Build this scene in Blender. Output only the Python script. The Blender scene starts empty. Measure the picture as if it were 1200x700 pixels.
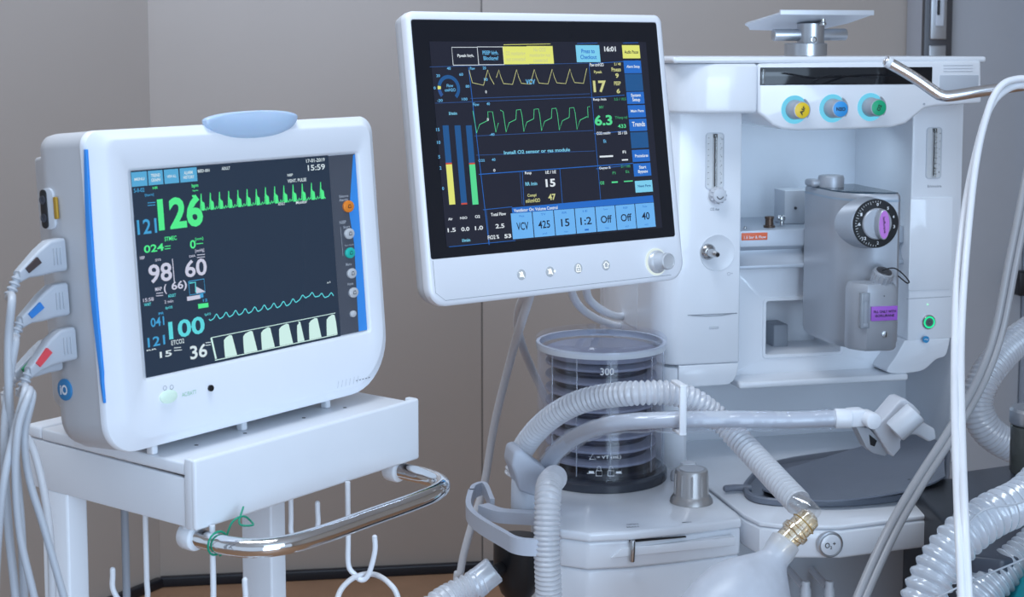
import bpy, bmesh, math, random
from mathutils import Matrix, Vector
random.seed(4)
PI = math.pi
sc = bpy.context.scene
COL = sc.collection

# ------------------------------------------------------------------ camera model
FPX, CYPX, PITCH = 1800.0, 223.6, 0.093
CAM = Vector((0, 0, 1.42))
_c, _s = math.cos(PITCH), math.sin(PITCH)
FW, UPV, RT = Vector((0, _c, -_s)), Vector((0, _s, _c)), Vector((1, 0, 0))

def ray(px, py):
    return FW + RT * ((px - 600) / FPX) + UPV * ((CYPX - py) / FPX)

def W(px, py, Y):                       # world point of a sight line at distance Y
    d = ray(px, py)
    return CAM + d * (Y / d.y)

class Frame:
    def __init__(s, o, yaw=0.0, tilt=0.0):
        D = Vector((math.cos(yaw), math.sin(yaw), 0))
        B = Vector((-math.sin(yaw), math.cos(yaw), 0))
        Z = Vector((0, 0, 1))
        B2 = B * math.cos(tilt) - Z * math.sin(tilt)
        U = Z * math.cos(tilt) + B * math.sin(tilt)
        s.M = Matrix(((D.x, B2.x, U.x, o[0]), (D.y, B2.y, U.y, o[1]), (D.z, B2.z, U.z, o[2]), (0, 0, 0, 1)))
        s.I = s.M.inverted()
    def hit(s, px, py, ax=1, k=0.0):
        o = s.I @ CAM
        d = s.I.to_3x3() @ ray(px, py)
        t = (k - o[ax]) / d[ax]
        return o + d * t
    def xz(s, px, py, k=0.0):
        h = s.hit(px, py, 1, k)
        return (h.x, h.z)
    def xy(s, px, py, k):
        h = s.hit(px, py, 2, k)
        return (h.x, h.y)
    def loc(s, w):
        return s.I @ Vector(w)
    def P(s, px, py, Y):
        return s.I @ W(px, py, Y)

WORLD = Frame((0, 0, 0))

# ------------------------------------------------------------------ materials
def mat(name, col, rough=0.4, metal=0.0, emis=None, estr=0.0, alpha=1.0, trans=0.0, var=0.03, scale=30.0,
        bump=0.0, coat=0.0, sss=0.0, spec=0.5, bscale=200.0, ior=1.45):
    m = bpy.data.materials.new(name)
    m.use_nodes = True
    nt = m.node_tree
    b = nt.nodes['Principled BSDF']
    c = (col[0], col[1], col[2], 1)
    b.inputs['Base Color'].default_value = c
    b.inputs['Metallic'].default_value = metal
    b.inputs['IOR'].default_value = ior
    b.inputs['Specular IOR Level'].default_value = spec
    b.inputs['Coat Weight'].default_value = coat
    if trans: b.inputs['Transmission Weight'].default_value = trans
    if sss:
        b.inputs['Subsurface Weight'].default_value = sss
        b.inputs['Subsurface Scale'].default_value = 0.01
    if alpha < 1: b.inputs['Alpha'].default_value = alpha
    tc = nt.nodes.new('ShaderNodeTexCoord')
    nz = nt.nodes.new('ShaderNodeTexNoise')
    nz.inputs['Scale'].default_value = scale
    nz.inputs['Detail'].default_value = 4
    nt.links.new(tc.outputs['Object'], nz.inputs['Vector'])
    mr = nt.nodes.new('ShaderNodeMapRange')
    mr.inputs['To Min'].default_value = max(0.02, rough * 0.96)
    mr.inputs['To Max'].default_value = min(1, rough * 1.05)
    nt.links.new(nz.outputs['Fac'], mr.inputs['Value'])
    nt.links.new(mr.outputs['Result'], b.inputs['Roughness'])
    if var and not emis:
        mx = nt.nodes.new('ShaderNodeMix'); mx.data_type = 'RGBA'
        mx.inputs[6].default_value = tuple(v * (1 - var) for v in col) + (1,)
        mx.inputs[7].default_value = tuple(min(1, v * (1 + var)) for v in col) + (1,)
        nt.links.new(nz.outputs['Fac'], mx.inputs[0])
        nt.links.new(mx.outputs[2], b.inputs['Base Color'])
    if bump:
        n2 = nt.nodes.new('ShaderNodeTexNoise'); n2.inputs['Scale'].default_value = bscale
        nt.links.new(tc.outputs['Object'], n2.inputs['Vector'])
        bp = nt.nodes.new('ShaderNodeBump'); bp.inputs['Strength'].default_value = bump
        bp.inputs['Distance'].default_value = 0.001
        nt.links.new(n2.outputs['Fac'], bp.inputs['Height'])
        nt.links.new(bp.outputs['Normal'], b.inputs['Normal'])
    if emis:
        b.inputs['Emission Color'].default_value = (emis[0], emis[1], emis[2], 1)
        b.inputs['Emission Strength'].default_value = estr
    return m

def clear(name, tint, gloss=0.12, rough=0.05, body=0.0, bodycol=(.8, .85, .9)):
    """thin clear plastic: sees through, mirrors at grazing angles, optional milky body"""
    m = bpy.data.materials.new(name); m.use_nodes = True
    nt = m.node_tree; nt.nodes.clear()
    out = nt.nodes.new('ShaderNodeOutputMaterial')
    tr = nt.nodes.new('ShaderNodeBsdfTransparent'); tr.inputs[0].default_value = (*tint, 1)
    gl = nt.nodes.new('ShaderNodeBsdfGlossy'); gl.inputs['Roughness'].default_value = rough
    gl.inputs[0].default_value = (1, 1, 1, 1)
    lw = nt.nodes.new('ShaderNodeLayerWeight'); lw.inputs['Blend'].default_value = 0.25
    mp = nt.nodes.new('ShaderNodeMapRange')
    mp.inputs['To Min'].default_value = gloss * 0.35; mp.inputs['To Max'].default_value = min(1, gloss * 5)
    nt.links.new(lw.outputs['Facing'], mp.inputs['Value'])
    mx = nt.nodes.new('ShaderNodeMixShader')
    nt.links.new(mp.outputs['Result'], mx.inputs[0])
    nt.links.new(mx.outputs[0], out.inputs[0])
    base = tr.outputs[0]
    if body:
        df = nt.nodes.new('ShaderNodeBsdfDiffuse'); df.inputs[0].default_value = (*bodycol, 1)
        tl = nt.nodes.new('ShaderNodeBsdfTranslucent'); tl.inputs[0].default_value = (*bodycol, 1)
        ad = nt.nodes.new('ShaderNodeMixShader'); ad.inputs[0].default_value = 0.35
        nt.links.new(df.outputs[0], ad.inputs[1]); nt.links.new(tl.outputs[0], ad.inputs[2])
        m2 = nt.nodes.new('ShaderNodeMixShader')
        tc = nt.nodes.new('ShaderNodeTexCoord'); nz = nt.nodes.new('ShaderNodeTexNoise'); nz.inputs['Scale'].default_value = 40
        nt.links.new(tc.outputs['Object'], nz.inputs['Vector'])
        r2 = nt.nodes.new('ShaderNodeMapRange'); r2.inputs['To Min'].default_value = max(0, body - .12); r2.inputs['To Max'].default_value = min(1, body + .12)
        nt.links.new(nz.outputs['Fac'], r2.inputs['Value']); nt.links.new(r2.outputs['Result'], m2.inputs[0])
        nt.links.new(tr.outputs[0], m2.inputs[1]); nt.links.new(ad.outputs[0], m2.inputs[2])
        base = m2.outputs[0]
    nt.links.new(base, mx.inputs[1]); nt.links.new(gl.outputs[0], mx.inputs[2])
    return m

def glow(name, col, s=1.0):
    return mat(name, (0.01, 0.01, 0.01), 0.3, emis=col, estr=s, spec=0.2)

# ------------------------------------------------------------------ mesh builder
def rrect(x0, x1, z0, z1, r, n=6):
    """rounded rectangle, 4*(n+1) points, counter-clockwise from lower left"""
    if not isinstance(r, (tuple, list)): r = (r,) * 4
    pts = []
    for i, (cx, cz, a0) in enumerate(((x0, z0, 180), (x1, z0, 270), (x1, z1, 0), (x0, z1, 90))):
        ri = max(r[i], 1e-5)
        ox = cx + (ri if cx == x0 else -ri); oz = cz + (ri if cz == z0 else -ri)
        for k in range(n + 1):
            a = math.radians(a0 + 90.0 * k / n)
            pts.append((ox + ri * math.cos(a), oz + ri * math.sin(a)))
    return pts

def spline(pts, n=10, closed=False):
    pts = [Vector(p) for p in pts]
    if len(pts) < 3: return [pts[0].lerp(pts[-1], i / n) for i in range(n + 1)]
    out = []
    L = len(pts)
    for i in range(L if closed else L - 1):
        if closed: p0, p1, p2, p3 = (pts[(i + j) % L] for j in (-1, 0, 1, 2))
        else:
            p1, p2 = pts[i], pts[i + 1]
            p0 = pts[i - 1] if i else p1 * 2 - p2
            p3 = pts[i + 2] if i + 2 < L else p2 * 2 - p1
        for k in range(n):
            t = k / n
            out.append(0.5 * ((2 * p1) + (p2 - p0) * t + (2 * p0 - 5 * p1 + 4 * p2 - p3) * t * t + (3 * p1 - p0 - 3 * p2 + p3) * t ** 3))
    if not closed: out.append(pts[-1])
    return out

def resample(pts, step):
    L = [0.0]
    for a, b in zip(pts, pts[1:]): L.append(L[-1] + (b - a).length)
    n = max(2, int(L[-1] / step)); out = []; j = 0
    for i in range(n + 1):
        d = L[-1] * i / n
        while j < len(L) - 2 and L[j + 1] < d: j += 1
        seg = L[j + 1] - L[j] or 1e-9
        out.append(pts[j].lerp(pts[j + 1], min(1, max(0, (d - L[j]) / seg))))
    return out, L[-1]

class MB:
    def __init__(s): s.bm = bmesh.new()
    def _take(s, t, mi=0):
        for f in t.faces: f.material_index = mi
        me = bpy.data.meshes.new('t'); t.to_mesh(me); t.free()
        s.bm.from_mesh(me); bpy.data.meshes.remove(me)
        return s
    def _bev(s, t, w, seg=3, ang=30):
        if w <= 0: return
        t.normal_update()
        es = [e for e in t.edges if len(e.link_faces) == 2 and e.calc_face_angle(0) > math.radians(ang)]
        if es: bmesh.ops.bevel(t, geom=es, offset=w, segments=seg, affect='EDGES', profile=0.5, clamp_overlap=True)
    def box(s, x0, x1, y0, y1, z0, z1, bev=0.0, mi=0, seg=3):
        t = bmesh.new()
        bmesh.ops.create_cube(t, size=1)
        for v in t.verts:
            v.co = Vector(((x0 + x1) / 2 + v.co.x * (x1 - x0), (y0 + y1) / 2 + v.co.y * (y1 - y0), (z0 + z1) / 2 + v.co.z * (z1 - z0)))
        bmesh.ops.recalc_face_normals(t, faces=t.faces)
        s._bev(t, bev, seg)
        return s._take(t, mi)
    def prism(s, pts, axis, a0, a1, bev=0.0, mi=0, seg=3, ang=30, taper=0.0):
        t = bmesh.new()
        def mk(p, a):
            if axis == 'y': return (p[0], a, p[1])
            if axis == 'z': return (p[0], p[1], a)
            return (a, p[0], p[1])
        A = [t.verts.new(mk(p, a0)) for p in pts]
        if taper:
            cx = sum(p[0] for p in pts) / len(pts); cy = sum(p[1] for p in pts) / len(pts)
            pts2 = [(cx + (p[0] - cx) * (1 - taper), cy + (p[1] - cy) * (1 - taper)) for p in pts]
        else: pts2 = pts
        B = [t.verts.new(mk(p, a1)) for p in pts2]
        t.faces.new(A); t.faces.new(B[::-1])
        n = len(A)
        for i in range(n): t.faces.new((A[i], B[i], B[(i + 1) % n], A[(i + 1) % n]))
        bmesh.ops.recalc_face_normals(t, faces=t.faces)
        s._bev(t, bev, seg, ang)
        return s._take(t, mi)
    def loft(s, rings, cap0=True, cap1=True, closed=True, mi=0):
        t = bmesh.new()
        R = [[t.verts.new(p) for p in r] for r in rings]
        n = len(R[0])
        for a, b in zip(R, R[1:]):
            for i in range(n if closed else n - 1):
                try: t.faces.new((a[i], a[(i + 1) % n], b[(i + 1) % n], b[i]))
                except ValueError: pass
        if cap0: t.faces.new(R[0][::-1])
        if cap1: t.faces.new(R[-1])
        if cap0 or cap1: bmesh.ops.recalc_face_normals(t, faces=t.faces)
        return s._take(t, mi)
    def tube(s, pts, r, n=10, step=None, caps=True, mi=0, flat=1.0):
        pts = [Vector(p) for p in pts]
        if step: pts, L = resample(pts, step)
        rf = r if callable(r) else (lambda u, d: r)
        T = []
        for i in range(len(pts)):
            a = pts[max(0, i - 1)]; b = pts[min(len(pts) - 1, i + 1)]
            T.append((b - a).normalized())
        up = Vector((0, 0, 1)) if abs(T[0].z) < 0.9 else Vector((1, 0, 0))
        N = (up - T[0] * up.dot(T[0])).normalized()
        rings = []; d = 0.0
        for i, p in enumerate(pts):
            if i:
                d += (p - pts[i - 1]).length
                N = (N - T[i] * N.dot(T[i])).normalized()
            B = T[i].cross(N)
            rr = rf(i / (len(pts) - 1), d)
            rings.append([p + (N * math.cos(2 * PI * k / n) + B * math.sin(2 * PI * k / n) * flat) * rr for k in range(n)])
        return s.loft(rings, caps, caps, mi=mi)
    def hose(s, pts, r, pitch=0.006, amp=0.12, n=20, mi=0, caps=False, ends=0.02):
        """corrugated tube: ring-shaped ribs along a path"""
        sp = spline(pts, 14)
        p2, L = resample(sp, pitch / 6)
        def rf(u, d):
            if d < ends or L - d < ends: return r * 1.02
            ph = (d / pitch) % 1.0
            return r * (1 - amp + amp * (0.5 + 0.5 * math.cos(2 * PI * ph)) ** 0.6 * 1.4)
        return s.tube(p2, rf, n=n, caps=caps, mi=mi)
    def lathe(s, prof, o=(0, 0, 0), d=(0, 0, 1), n=32, mi=0, caps=True):
        o = Vector(o); d = Vector(d).normalized()
        up = Vector((0, 0, 1)) if abs(d.z) < 0.9 else Vector((1, 0, 0))
        N = (up - d * up.dot(d)).normalized(); B = d.cross(N)
        rings = [[o + d * h + (N * math.cos(2 * PI * k / n) + B * math.sin(2 * PI * k / n)) * max(r, 1e-5) for k in range(n)] for r, h in prof]
        return s.loft(rings, caps, caps, mi=mi)
    def cyl(s, a, b, r, n=20, bev=0.0, mi=0):
        a = Vector(a); b = Vector(b); L = (b - a).length
        pr = [(r, 0), (r, L)] if not bev else [(r - bev, 0), (r - bev * .3, bev * .3), (r, bev), (r, L - bev), (r - bev * .3, L - bev * .3), (r - bev, L)]
        return s.lathe(pr, a, b - a, n, mi)
    def ball(s, c, r, mi=0, n=16, sc=(1, 1, 1)):
        t = bmesh.new(); bmesh.ops.create_uvsphere(t, u_segments=n, v_segments=n // 2 + 2, radius=r)
        for v in t.verts: v.co = Vector((v.co.x * sc[0], v.co.y * sc[1], v.co.z * sc[2])) + Vector(c)
        return s._take(t, mi)
    def quad(s, a, b, c, d, mi=0):
        t = bmesh.new(); t.faces.new([t.verts.new(p) for p in (a, b, c, d)])
        return s._take(t, mi)
    def text(s, body, x0, x1, z0, z1, y, mi=0, bold=0.0, M=None, fn=None, natural=False):
        """letters filling the rectangle x0..x1, z0..z1 in the plane y, facing -y"""
        cu = bpy.data.curves.new('t', 'FONT'); cu.body = body; cu.size = 1
        cu.resolution_u = 3; cu.offset = bold; cu.align_x = 'CENTER' if '\n' in body else 'LEFT'
        o = bpy.data.objects.new('t', cu); COL.objects.link(o)
        bpy.context.view_layer.update()
        dg = bpy.context.evaluated_depsgraph_get()
        me = bpy.data.meshes.new_from_object(o.evaluated_get(dg))
        bpy.data.objects.remove(o); bpy.data.curves.remove(cu)
        if not me.vertices: return s
        xs = [v.co.x for v in me.vertices]; ys = [v.co.y for v in me.vertices]
        ax, bx, ay, by = min(xs), max(xs), min(ys), max(ys)
        sx = (x1 - x0) / max(1e-6, bx - ax); sz = (z1 - z0) / max(1e-6, by - ay)
        if natural: sx = sz = min(sx, sz)
        t = bmesh.new(); t.from_mesh(me); bpy.data.meshes.remove(me)
        for v in t.verts:
            p = Vector((x0 + (v.co.x - ax) * sx, y, z0 + (v.co.y - ay) * sz))
            if fn: p = Vector(fn(p))
            v.co = M @ p if M else p
        return s._take(t, mi)
    def line(s, pts, w, y, mi=0, closed=False):
        """flat stroke through (x, z) points in the plane y"""
        t = bmesh.new(); P = [Vector((p[0], p[1])) for p in pts]
        if closed: P.append(P[0])
        L = []; R = []
        for i in range(len(P)):
            a = P[max(0, i - 1)]; b = P[min(len(P) - 1, i + 1)]
            d = (b - a); d = d.normalized() if d.length > 1e-9 else Vector((1, 0))
            n = Vector((-d.y, d.x)) * w / 2
            L.append(t.verts.new((P[i].x + n.x, y, P[i].y + n.y))); R.append(t.verts.new((P[i].x - n.x, y, P[i].y - n.y)))
        for i in range(len(P) - 1): t.faces.new((L[i], R[i], R[i + 1], L[i + 1]))
        return s._take(t, mi)
    def flat(s, pts, y, mi=0):
        t = bmesh.new(); t.faces.new([t.verts.new((p[0], y, p[1])) for p in pts])
        return s._take(t, mi)
    def xf(s, M):
        bmesh.ops.transform(s.bm, matrix=M, verts=s.bm.verts); return s
    def mesh(s, name, mats, base, flat=False):
        me = bpy.data.meshes.new(name)
        bmesh.ops.translate(s.bm, vec=-Vector(base), verts=s.bm.verts)
        s.bm.to_mesh(me); s.bm.free()
        for m in (mats if isinstance(mats, (list, tuple)) else [mats]): me.materials.append(m)
        if not flat:
            me.shade_smooth(); me.set_sharp_from_angle(angle=math.radians(38))
        return me

class Thing:
    def __init__(s, name, label, cat, frame=WORLD, base=(0, 0, 0), group=None, mb=None, mats=None):
        s.base = Vector(base); s.f = frame
        data = mb.mesh(name, mats, base) if mb else None
        s.o = bpy.data.objects.new(name, data); COL.objects.link(s.o)
        s.o.matrix_world = frame.M @ Matrix.Translation(s.base)
        s.o['label'] = label; s.o['category'] = cat
        if group: s.o['group'] = group
    def part(s, name, mb, mats, parent=None, label=None, flat=False):
        o = bpy.data.objects.new(name, mb.mesh(name, mats, s.base, flat)); COL.objects.link(o)
        o.parent = parent or s.o
        if label: o['label'] = label
        return o

def struct(name, mb, mats, frame=WORLD, parent=None):
    o = bpy.data.objects.new(name, mb.mesh(name, mats, (0, 0, 0))); COL.objects.link(o)
    if parent: o.parent = parent
    else:
        o.matrix_world = frame.M; o['kind'] = 'structure'
    return o

# ------------------------------------------------------------------ palette
white = mat('white_plastic', (.80, .83, .88), .32, var=.015)
white_gloss = mat('white_gloss_plastic', (.84, .87, .92), .16, var=.01, coat=.3)
white_mon = mat('monitor_white', (.84, .87, .93), .35, var=.01, bump=.04, bscale=900)
grey_white = mat('pale_grey_plastic', (.60, .63, .68), .4, var=.02)
cart_white = mat('enamelled_white_steel', (.82, .85, .90), .28, var=.015)
bracket_grey = mat('bluish_grey_plastic', (.50, .54, .62), .38)
mid_grey = mat('mid_grey_plastic', (.33, .36, .41), .45)
silver = mat('silver_paint', (.44, .47, .52), .38, metal=.35, var=.02)
alu = mat('brushed_aluminium', (.55, .57, .60), .3, metal=.85, var=.04)
steel = mat('steel', (.55, .55, .55), .22, metal=1)
chrome = mat('chrome', (.86, .87, .88), .05, metal=1, var=0)
dark_metal = mat('dark_metal', (.12, .12, .13), .35, metal=.7)
black = mat('black_plastic', (.012, .012, .014), .35)
black_gloss = mat('black_glass', (.008, .009, .012), .06, var=0)
rubber = mat('grey_rubber', (.17, .19, .235), .36, var=.12, scale=12, bump=.2)
rubber_dark = mat('dark_rubber', (.05, .055, .07), .45, var=.1)
brown_metal = mat('brown_cap_metal', (.12, .08, .06), .35, metal=.6)
cord_grey = mat('cord_grey', (.47, .50, .55), .4)
cord_white = mat('cord_white', (.80, .82, .86), .35)
cord_beige = mat('cord_pale_grey', (.62, .63, .66), .4)
cord_slant = mat('cord_slanting_grey', (.33, .33, .345), .35)
cord_dark = mat('cord_mid_grey', (.30, .32, .36), .4)
hose_mat = clear('milky_hose', (.90, .92, .95), .10, .25, body=.74, bodycol=(.86, .88, .92))
hose_clear = clear('clear_hose', (.92, .95, .98), .15, .2, body=.62, bodycol=(.82, .87, .94))
bag_mat = clear('milky_bag', (.92, .94, .97), .06, .35, body=.66, bodycol=(.80, .84, .91))
dome_mat = clear('clear_dome', (.95, .96, .99), .05, .08)
wrap_mat = clear('plastic_wrap', (.97, .98, 1), .09, .2)
amber = clear('amber_clear', (.95, .86, .70), .22, .08, body=.16, bodycol=(.85, .62, .30))
clear_hard = clear('clear_hard_plastic', (.93, .93, .92), .22, .06)
bellow_mat = mat('bellows_rubber', (.10, .10, .135), .4, var=.05)
bellow_disc = mat('bellows_disc', (.30, .31, .38), .4)
blue_stripe = mat('blue_stripe', (.04, .30, .85), .3)
lamp_blue = mat('alarm_lamp', (.46, .60, .78), .25, var=.02, sss=.2)
badge_blue = mat('badge_blue', (.03, .22, .48), .3)
ink_white = mat('white_ink', (.85, .87, .9), .5, var=0)
ink_grey = mat('grey_ink', (.28, .30, .34), .5, var=0)
ink_black = mat('black_ink', (.02, .02, .02), .5, var=0)
gold = mat('gold_contacts', (.55, .33, .05), .35, metal=.5)
purple = mat('purple_label', (.38, .12, .62), .45)
pink_purple = mat('pink_label', (.60, .22, .72), .45)
orange_lab = mat('orange_label', (.80, .16, .07), .45)
green_tie = mat('green_tie', (.01, .30, .18), .4)
tag_red = mat('red_tag', (.75, .08, .10), .4)
tag_blue = mat('blue_tag', (.04, .22, .60), .4)
tag_green = mat('green_tag', (.02, .35, .12), .4)
tag_brown = mat('brown_tag', (.07, .05, .05), .4)

# ================================================================== the room
wall_m = mat('beige_wall_panel', (.45, .385, .335), .55, var=.03, scale=3)
floor_m = mat('brown_floor', (.33, .18, .10), .45, var=.2, scale=9)
base_m = mat('black_baseboard', (.012, .013, .018), .4)
ceil_m = mat('ceiling_white', (.7, .7, .7), .8)
seam_m = mat('seam_brown', (.20, .175, .155), .7)  # brown seam colour of the wall core between the panels
trim_m = mat('light_wall_column', (.42, .42, .44), .5, var=.02)

WALL = Frame((-.0815, 4.078, 0), .14)
def seam_x(px, py=300): return WALL.hit(px, py, 1, 0).x
fl = MB(); fl.box(-3.2, 4.2, -2.2, 5.2, -.1, 0); struct('floor', fl, floor_m)
ce = MB(); ce.box(-3.2, 4.2, -2.2, 5.2, 2.8, 2.9); struct('ceiling', ce, ceil_m)
xc = WALL.hit(188, 686, 1, 0).x
seams = [seam_x(565, 400), seam_x(1068, 30)]
edges = [xc] + seams + [3.2]
for i, nm in enumerate(('wall_back', 'wall_back_middle', 'wall_back_end')):
    m = MB(); g = .002
    m.box(edges[i] + (g if i else 0), edges[i + 1] - g, 0.0, .003, 0, 2.8, .001)
    struct(nm, m, wall_m, WALL)
m = MB(); m.box(xc, 3.2, .0031, .10, 0, 2.8); struct('wall_back_core', m, seam_m, WALL)
m = MB(); m.box(xc, 3.2, -.022, 0, 0, .026, .004); struct('baseboard_back', m, base_m, WALL)
# the side wall meets the back wall at an obtuse corner
cw = WALL.M @ Vector((xc, 0, 0))
LW = Frame(cw, 1.0)
m = MB(); m.box(-3.6, 0, 0, .06, 0, 2.8); struct('wall_left', m, wall_m, LW)
m = MB(); m.box(-3.6, -.01, -.022, 0, 0, .026, .004); struct('baseboard_left', m, base_m, LW)
RW = Frame(WALL.M @ Vector((3.0, 0, 0)), .14 - PI / 2)
m = MB(); m.box(0, 5.5, 0, .06, 0, 2.8); struct('wall_right', m, wall_m, RW)
# light column and the darker edge at the far right
x0, x1 = seam_x(1062, 30), seam_x(1183, 30)
m = MB(); m.box(x0, x1, -.12, -.001, 0, 2.8, .004); struct('trim_1', m, trim_m, WALL)
m = MB(); m.box(seam_x(1184, 30), seam_x(1290, 30), -.16, -.001, 0, 2.8, .01); struct('trim_2', m, mid_grey, WALL)

# service rail with its switch
SX = lambda px, py: WALL.xz(px, py, -.14)
a = SX(1084, 0)[0]; b = SX(1117, 0)[0]; zb = SX(1090, 62)[1]
t = Thing('service_rail', 'grey metal service rail with a rocker switch, upright on the wall behind the machine', 'wall rail', WALL, (a, -.14, zb - .5))
m = MB(); m.box(a, b, -.14, -.121, zb - .5, zb + .75, .003); t.part('housing', m, dark_metal)
m = MB(); m.box(SX(1090, 0)[0], SX(1109, 0)[0], -.148, -.141, zb + .035, zb + .26, .003); m.box(SX(1089, 0)[0], SX(1109, 0)[0], -.148, -.141, zb - .35, zb + .02, .003)
pl = t.part('face_plate', m, alu)
m = MB(); m.box(SX(1095, 0)[0], SX(1105, 0)[0], -.153, -.147, zb + .07, zb + .19, .003); t.part('switch', m, grey_white, pl)
m = MB(); m.box(SX(1096, 0)[0], SX(1099, 0)[0], -.157, -.152, zb + .10, zb + .14, .002); t.part('indicator', m, black, pl)

# ================================================================== cart
C0 = W(228, 540, 1.15)
C = Frame(C0, .923)
FZ = -C0.z                                  # floor in cart coordinates
t = Thing('equipment_cart', 'white steel cart with a chrome push handle, carrying the patient monitor', 'cart', C, (.13, .11, FZ))
CT = t
m = MB()
m.box(0, .264, 0, .006, -.056, 0, .0025); m.box(0, .006, .0035, .0125, -.056, -.0003, .0012); m.box(.258, .264, .0035, .0125, -.056, -.0003, .0012)                    # front panel, lip above the tray
t.part('front_panel', m, cart_white)
m = MB(); m.prism([(0.0128, -.0550), (.212, -.0565), (.212, -.0146), (.0128, -.0164)], 'x', .0008, .005, .001)
t.part('side_panel', m, cart_white); m = MB()
m.prism([(0.0128, -.0550), (.212, -.0565), (.212, -.0146), (.0128, -.0164)], 'x', .259, .264, .001)
t.part('side_panel', m, cart_white)
m = MB(); m.box(.0005, .2635, .0128, .192, -.0142, -.0042, .0018); m.box(.006, .258, .0062, .014, -.0142, -.0044, .0005)
m.box(.0003, .2637, .1925, .214, -.0138, -.0035, .0025)
t.part('tray_top', m, cart_white)
for px, py in ((230, 521), (287, 507), (356, 489), (404, 477)):
    m = MB(); x, y = C.xy(px, py + 1, -.0042); m.lathe([(.0018, 0), (.0016, .0004), (.0002, .0005)], (x, y, -.0043), (0, 0, 1), 12)
    t.part('screw', m, dark_metal)
m = MB(); m.box(.005, .259, .012, .205, -.056, -.050, .001); t.part('underframe', m, grey_white)
for nm, x0, x1, y0, y1 in (('a', .004, .030, .132, .168), ('b', None, None, None, None)):
    m = MB()
    if x0 is None:
        xa = C.hit(318, 660, 1, .115).x; xb = C.hit(336, 660, 1, .115).x; yb_ = C.hit(283, 660, 0, xa).y
        m.box(xa, xb, .115, yb_, FZ + .05, -.055, .0025)
    else:
        m.box(.001, C.hit(103, 590, 1, .1606).x, .1606, .196, FZ + .05, -.055, .0025)
    t.part('post', m, cart_white)
m = MB(); m.box(-.05, .31, .0, .28, FZ + .05, FZ + .08, .01); t.part('base', m, cart_white)
for x, y in ((-.03, .02), (.29, .02), (-.03, .26), (.29, .26)):
    m = MB(); m.cyl((x - .012, y, FZ + .0252), (x + .012, y, FZ + .0252), .025, 24, .004); m.box(x - .015, x + .015, y - .01, y + .01, FZ + .03, FZ + .06, .003)
    t.part('caster', m, mid_grey)
# handle: one bent chrome tube held by two white sockets
HZ = -.066
hp = [(.012, .022, HZ), (.012, .002, HZ), (.013, -.022, HZ), (.022, -.043, HZ), (.044, -.056, HZ), (.08, -.060, HZ), (.13, -.060, HZ),
      (.19, -.060, HZ), (.222, -.056, HZ), (.242, -.043, HZ), (.250, -.022, HZ), (.251, .0, HZ), (.251, .022, HZ)]
m = MB(); m.tube(spline(hp, 8), .0075, 24); hd = t.part('handle', m, chrome, label='bent chrome handle')
for x in (.012, .251):
    m = MB(); m.cyl((x, .012, HZ), (x, .026, HZ), .011, 24, .002); m.box(x - .008, x + .008, .0145, .022, HZ, -.053, .002)
    t.part('handle_socket', m, white, hd, label='white round socket')
# hooks of white rod under the tray
def hook(pa, pb, Y, top, bot, name='hook'):
    """J of rod: straight down at pixel column pa, back up at column pb"""
    m = MB(); r = .0023
    A = C.P(*pa, Y); B = C.P(*pb, Y)
    mid = (A + B) / 2; lo = C.P((pa[0] + pb[0]) / 2, bot, Y)
    pts = [Vector((A.x, A.y, -.054)), Vector((A.x, A.y, (A.z * .5 + -.054 * .5))), A,
           A.lerp(Vector((A.x, A.y, lo.z)), .65), A * .75 + B * .25, lo]
    pts[4].z = lo.z + (A.z - lo.z) * .12
    q = A * .25 + B * .75; q.z = pts[4].z
    pts += [q, Vector((B.x, B.y, A.lerp(lo, .35).z)), Vector((B.x, B.y, (B.z + A.z) / 2)), B]
    m.tube(spline(pts, 6), r, 10); m.ball(B, r, n=10)
    return t.part(name, m, cart_white, label='bent white wire hook')
hook((408, 630), (439, 630), 1.28, 0, 680)
hook((250, 690), (287, 680), 1.16, 0, 750)
hook((172, 680), (132, 668), 1.24, 0, 712)
hook((341, 606), (372, 590), 1.30, 0, 634)
m = MB(); A = C.P(147, 640, 1.30); m.cyl((A.x, A.y, FZ + .08), (A.x, A.y, -.056), .0034, 14); t.part('rod', m, mid_grey, label='dark grey upright rod')

# cable looped over the hook
m = MB(); P = [W(x, y, Y) for x, y, Y in ((392, 740, 1.20), (396, 700, 1.24), (408, 682, 1.265), (424, 674, 1.285), (440, 674, 1.285), (455, 683, 1.265), (466, 700, 1.25), (470, 740, 1.22), (450, 775, 1.21), (420, 778, 1.20))]
m.tube(spline(P, 8, True) + [spline(P, 8, True)[0]], .0024, 10)
Thing('cable_loop', 'loop of thin white cable hanging over the hook under the chrome handle', 'cable', WORLD, P[3], mb=m, mats=cord_white)
# green tie round the handle
m = MB(); 
pts = [(.012 + .0092 * math.cos(a), -.012 + a * .0006, HZ + .0092 * math.sin(a)) for a in [i * PI / 8 for i in range(-4, 16)]]
m.tube(pts, .0009, 8)
e = pts[-1]; m.tube(spline([e, (.026, -.012, HZ + .013), (.036, -.014, HZ + .016), (.044, -.014, HZ + .010), (.040, -.020, HZ + .009), (.030, -.016, HZ + .012), (.040, -.01, HZ + .022)], 8), .0008, 8)
Thing('twist_tie', 'thin green twist tie knotted round the left end of the chrome handle', 'tie', C, (.012, -.012, HZ), mb=m, mats=green_tie)

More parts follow.
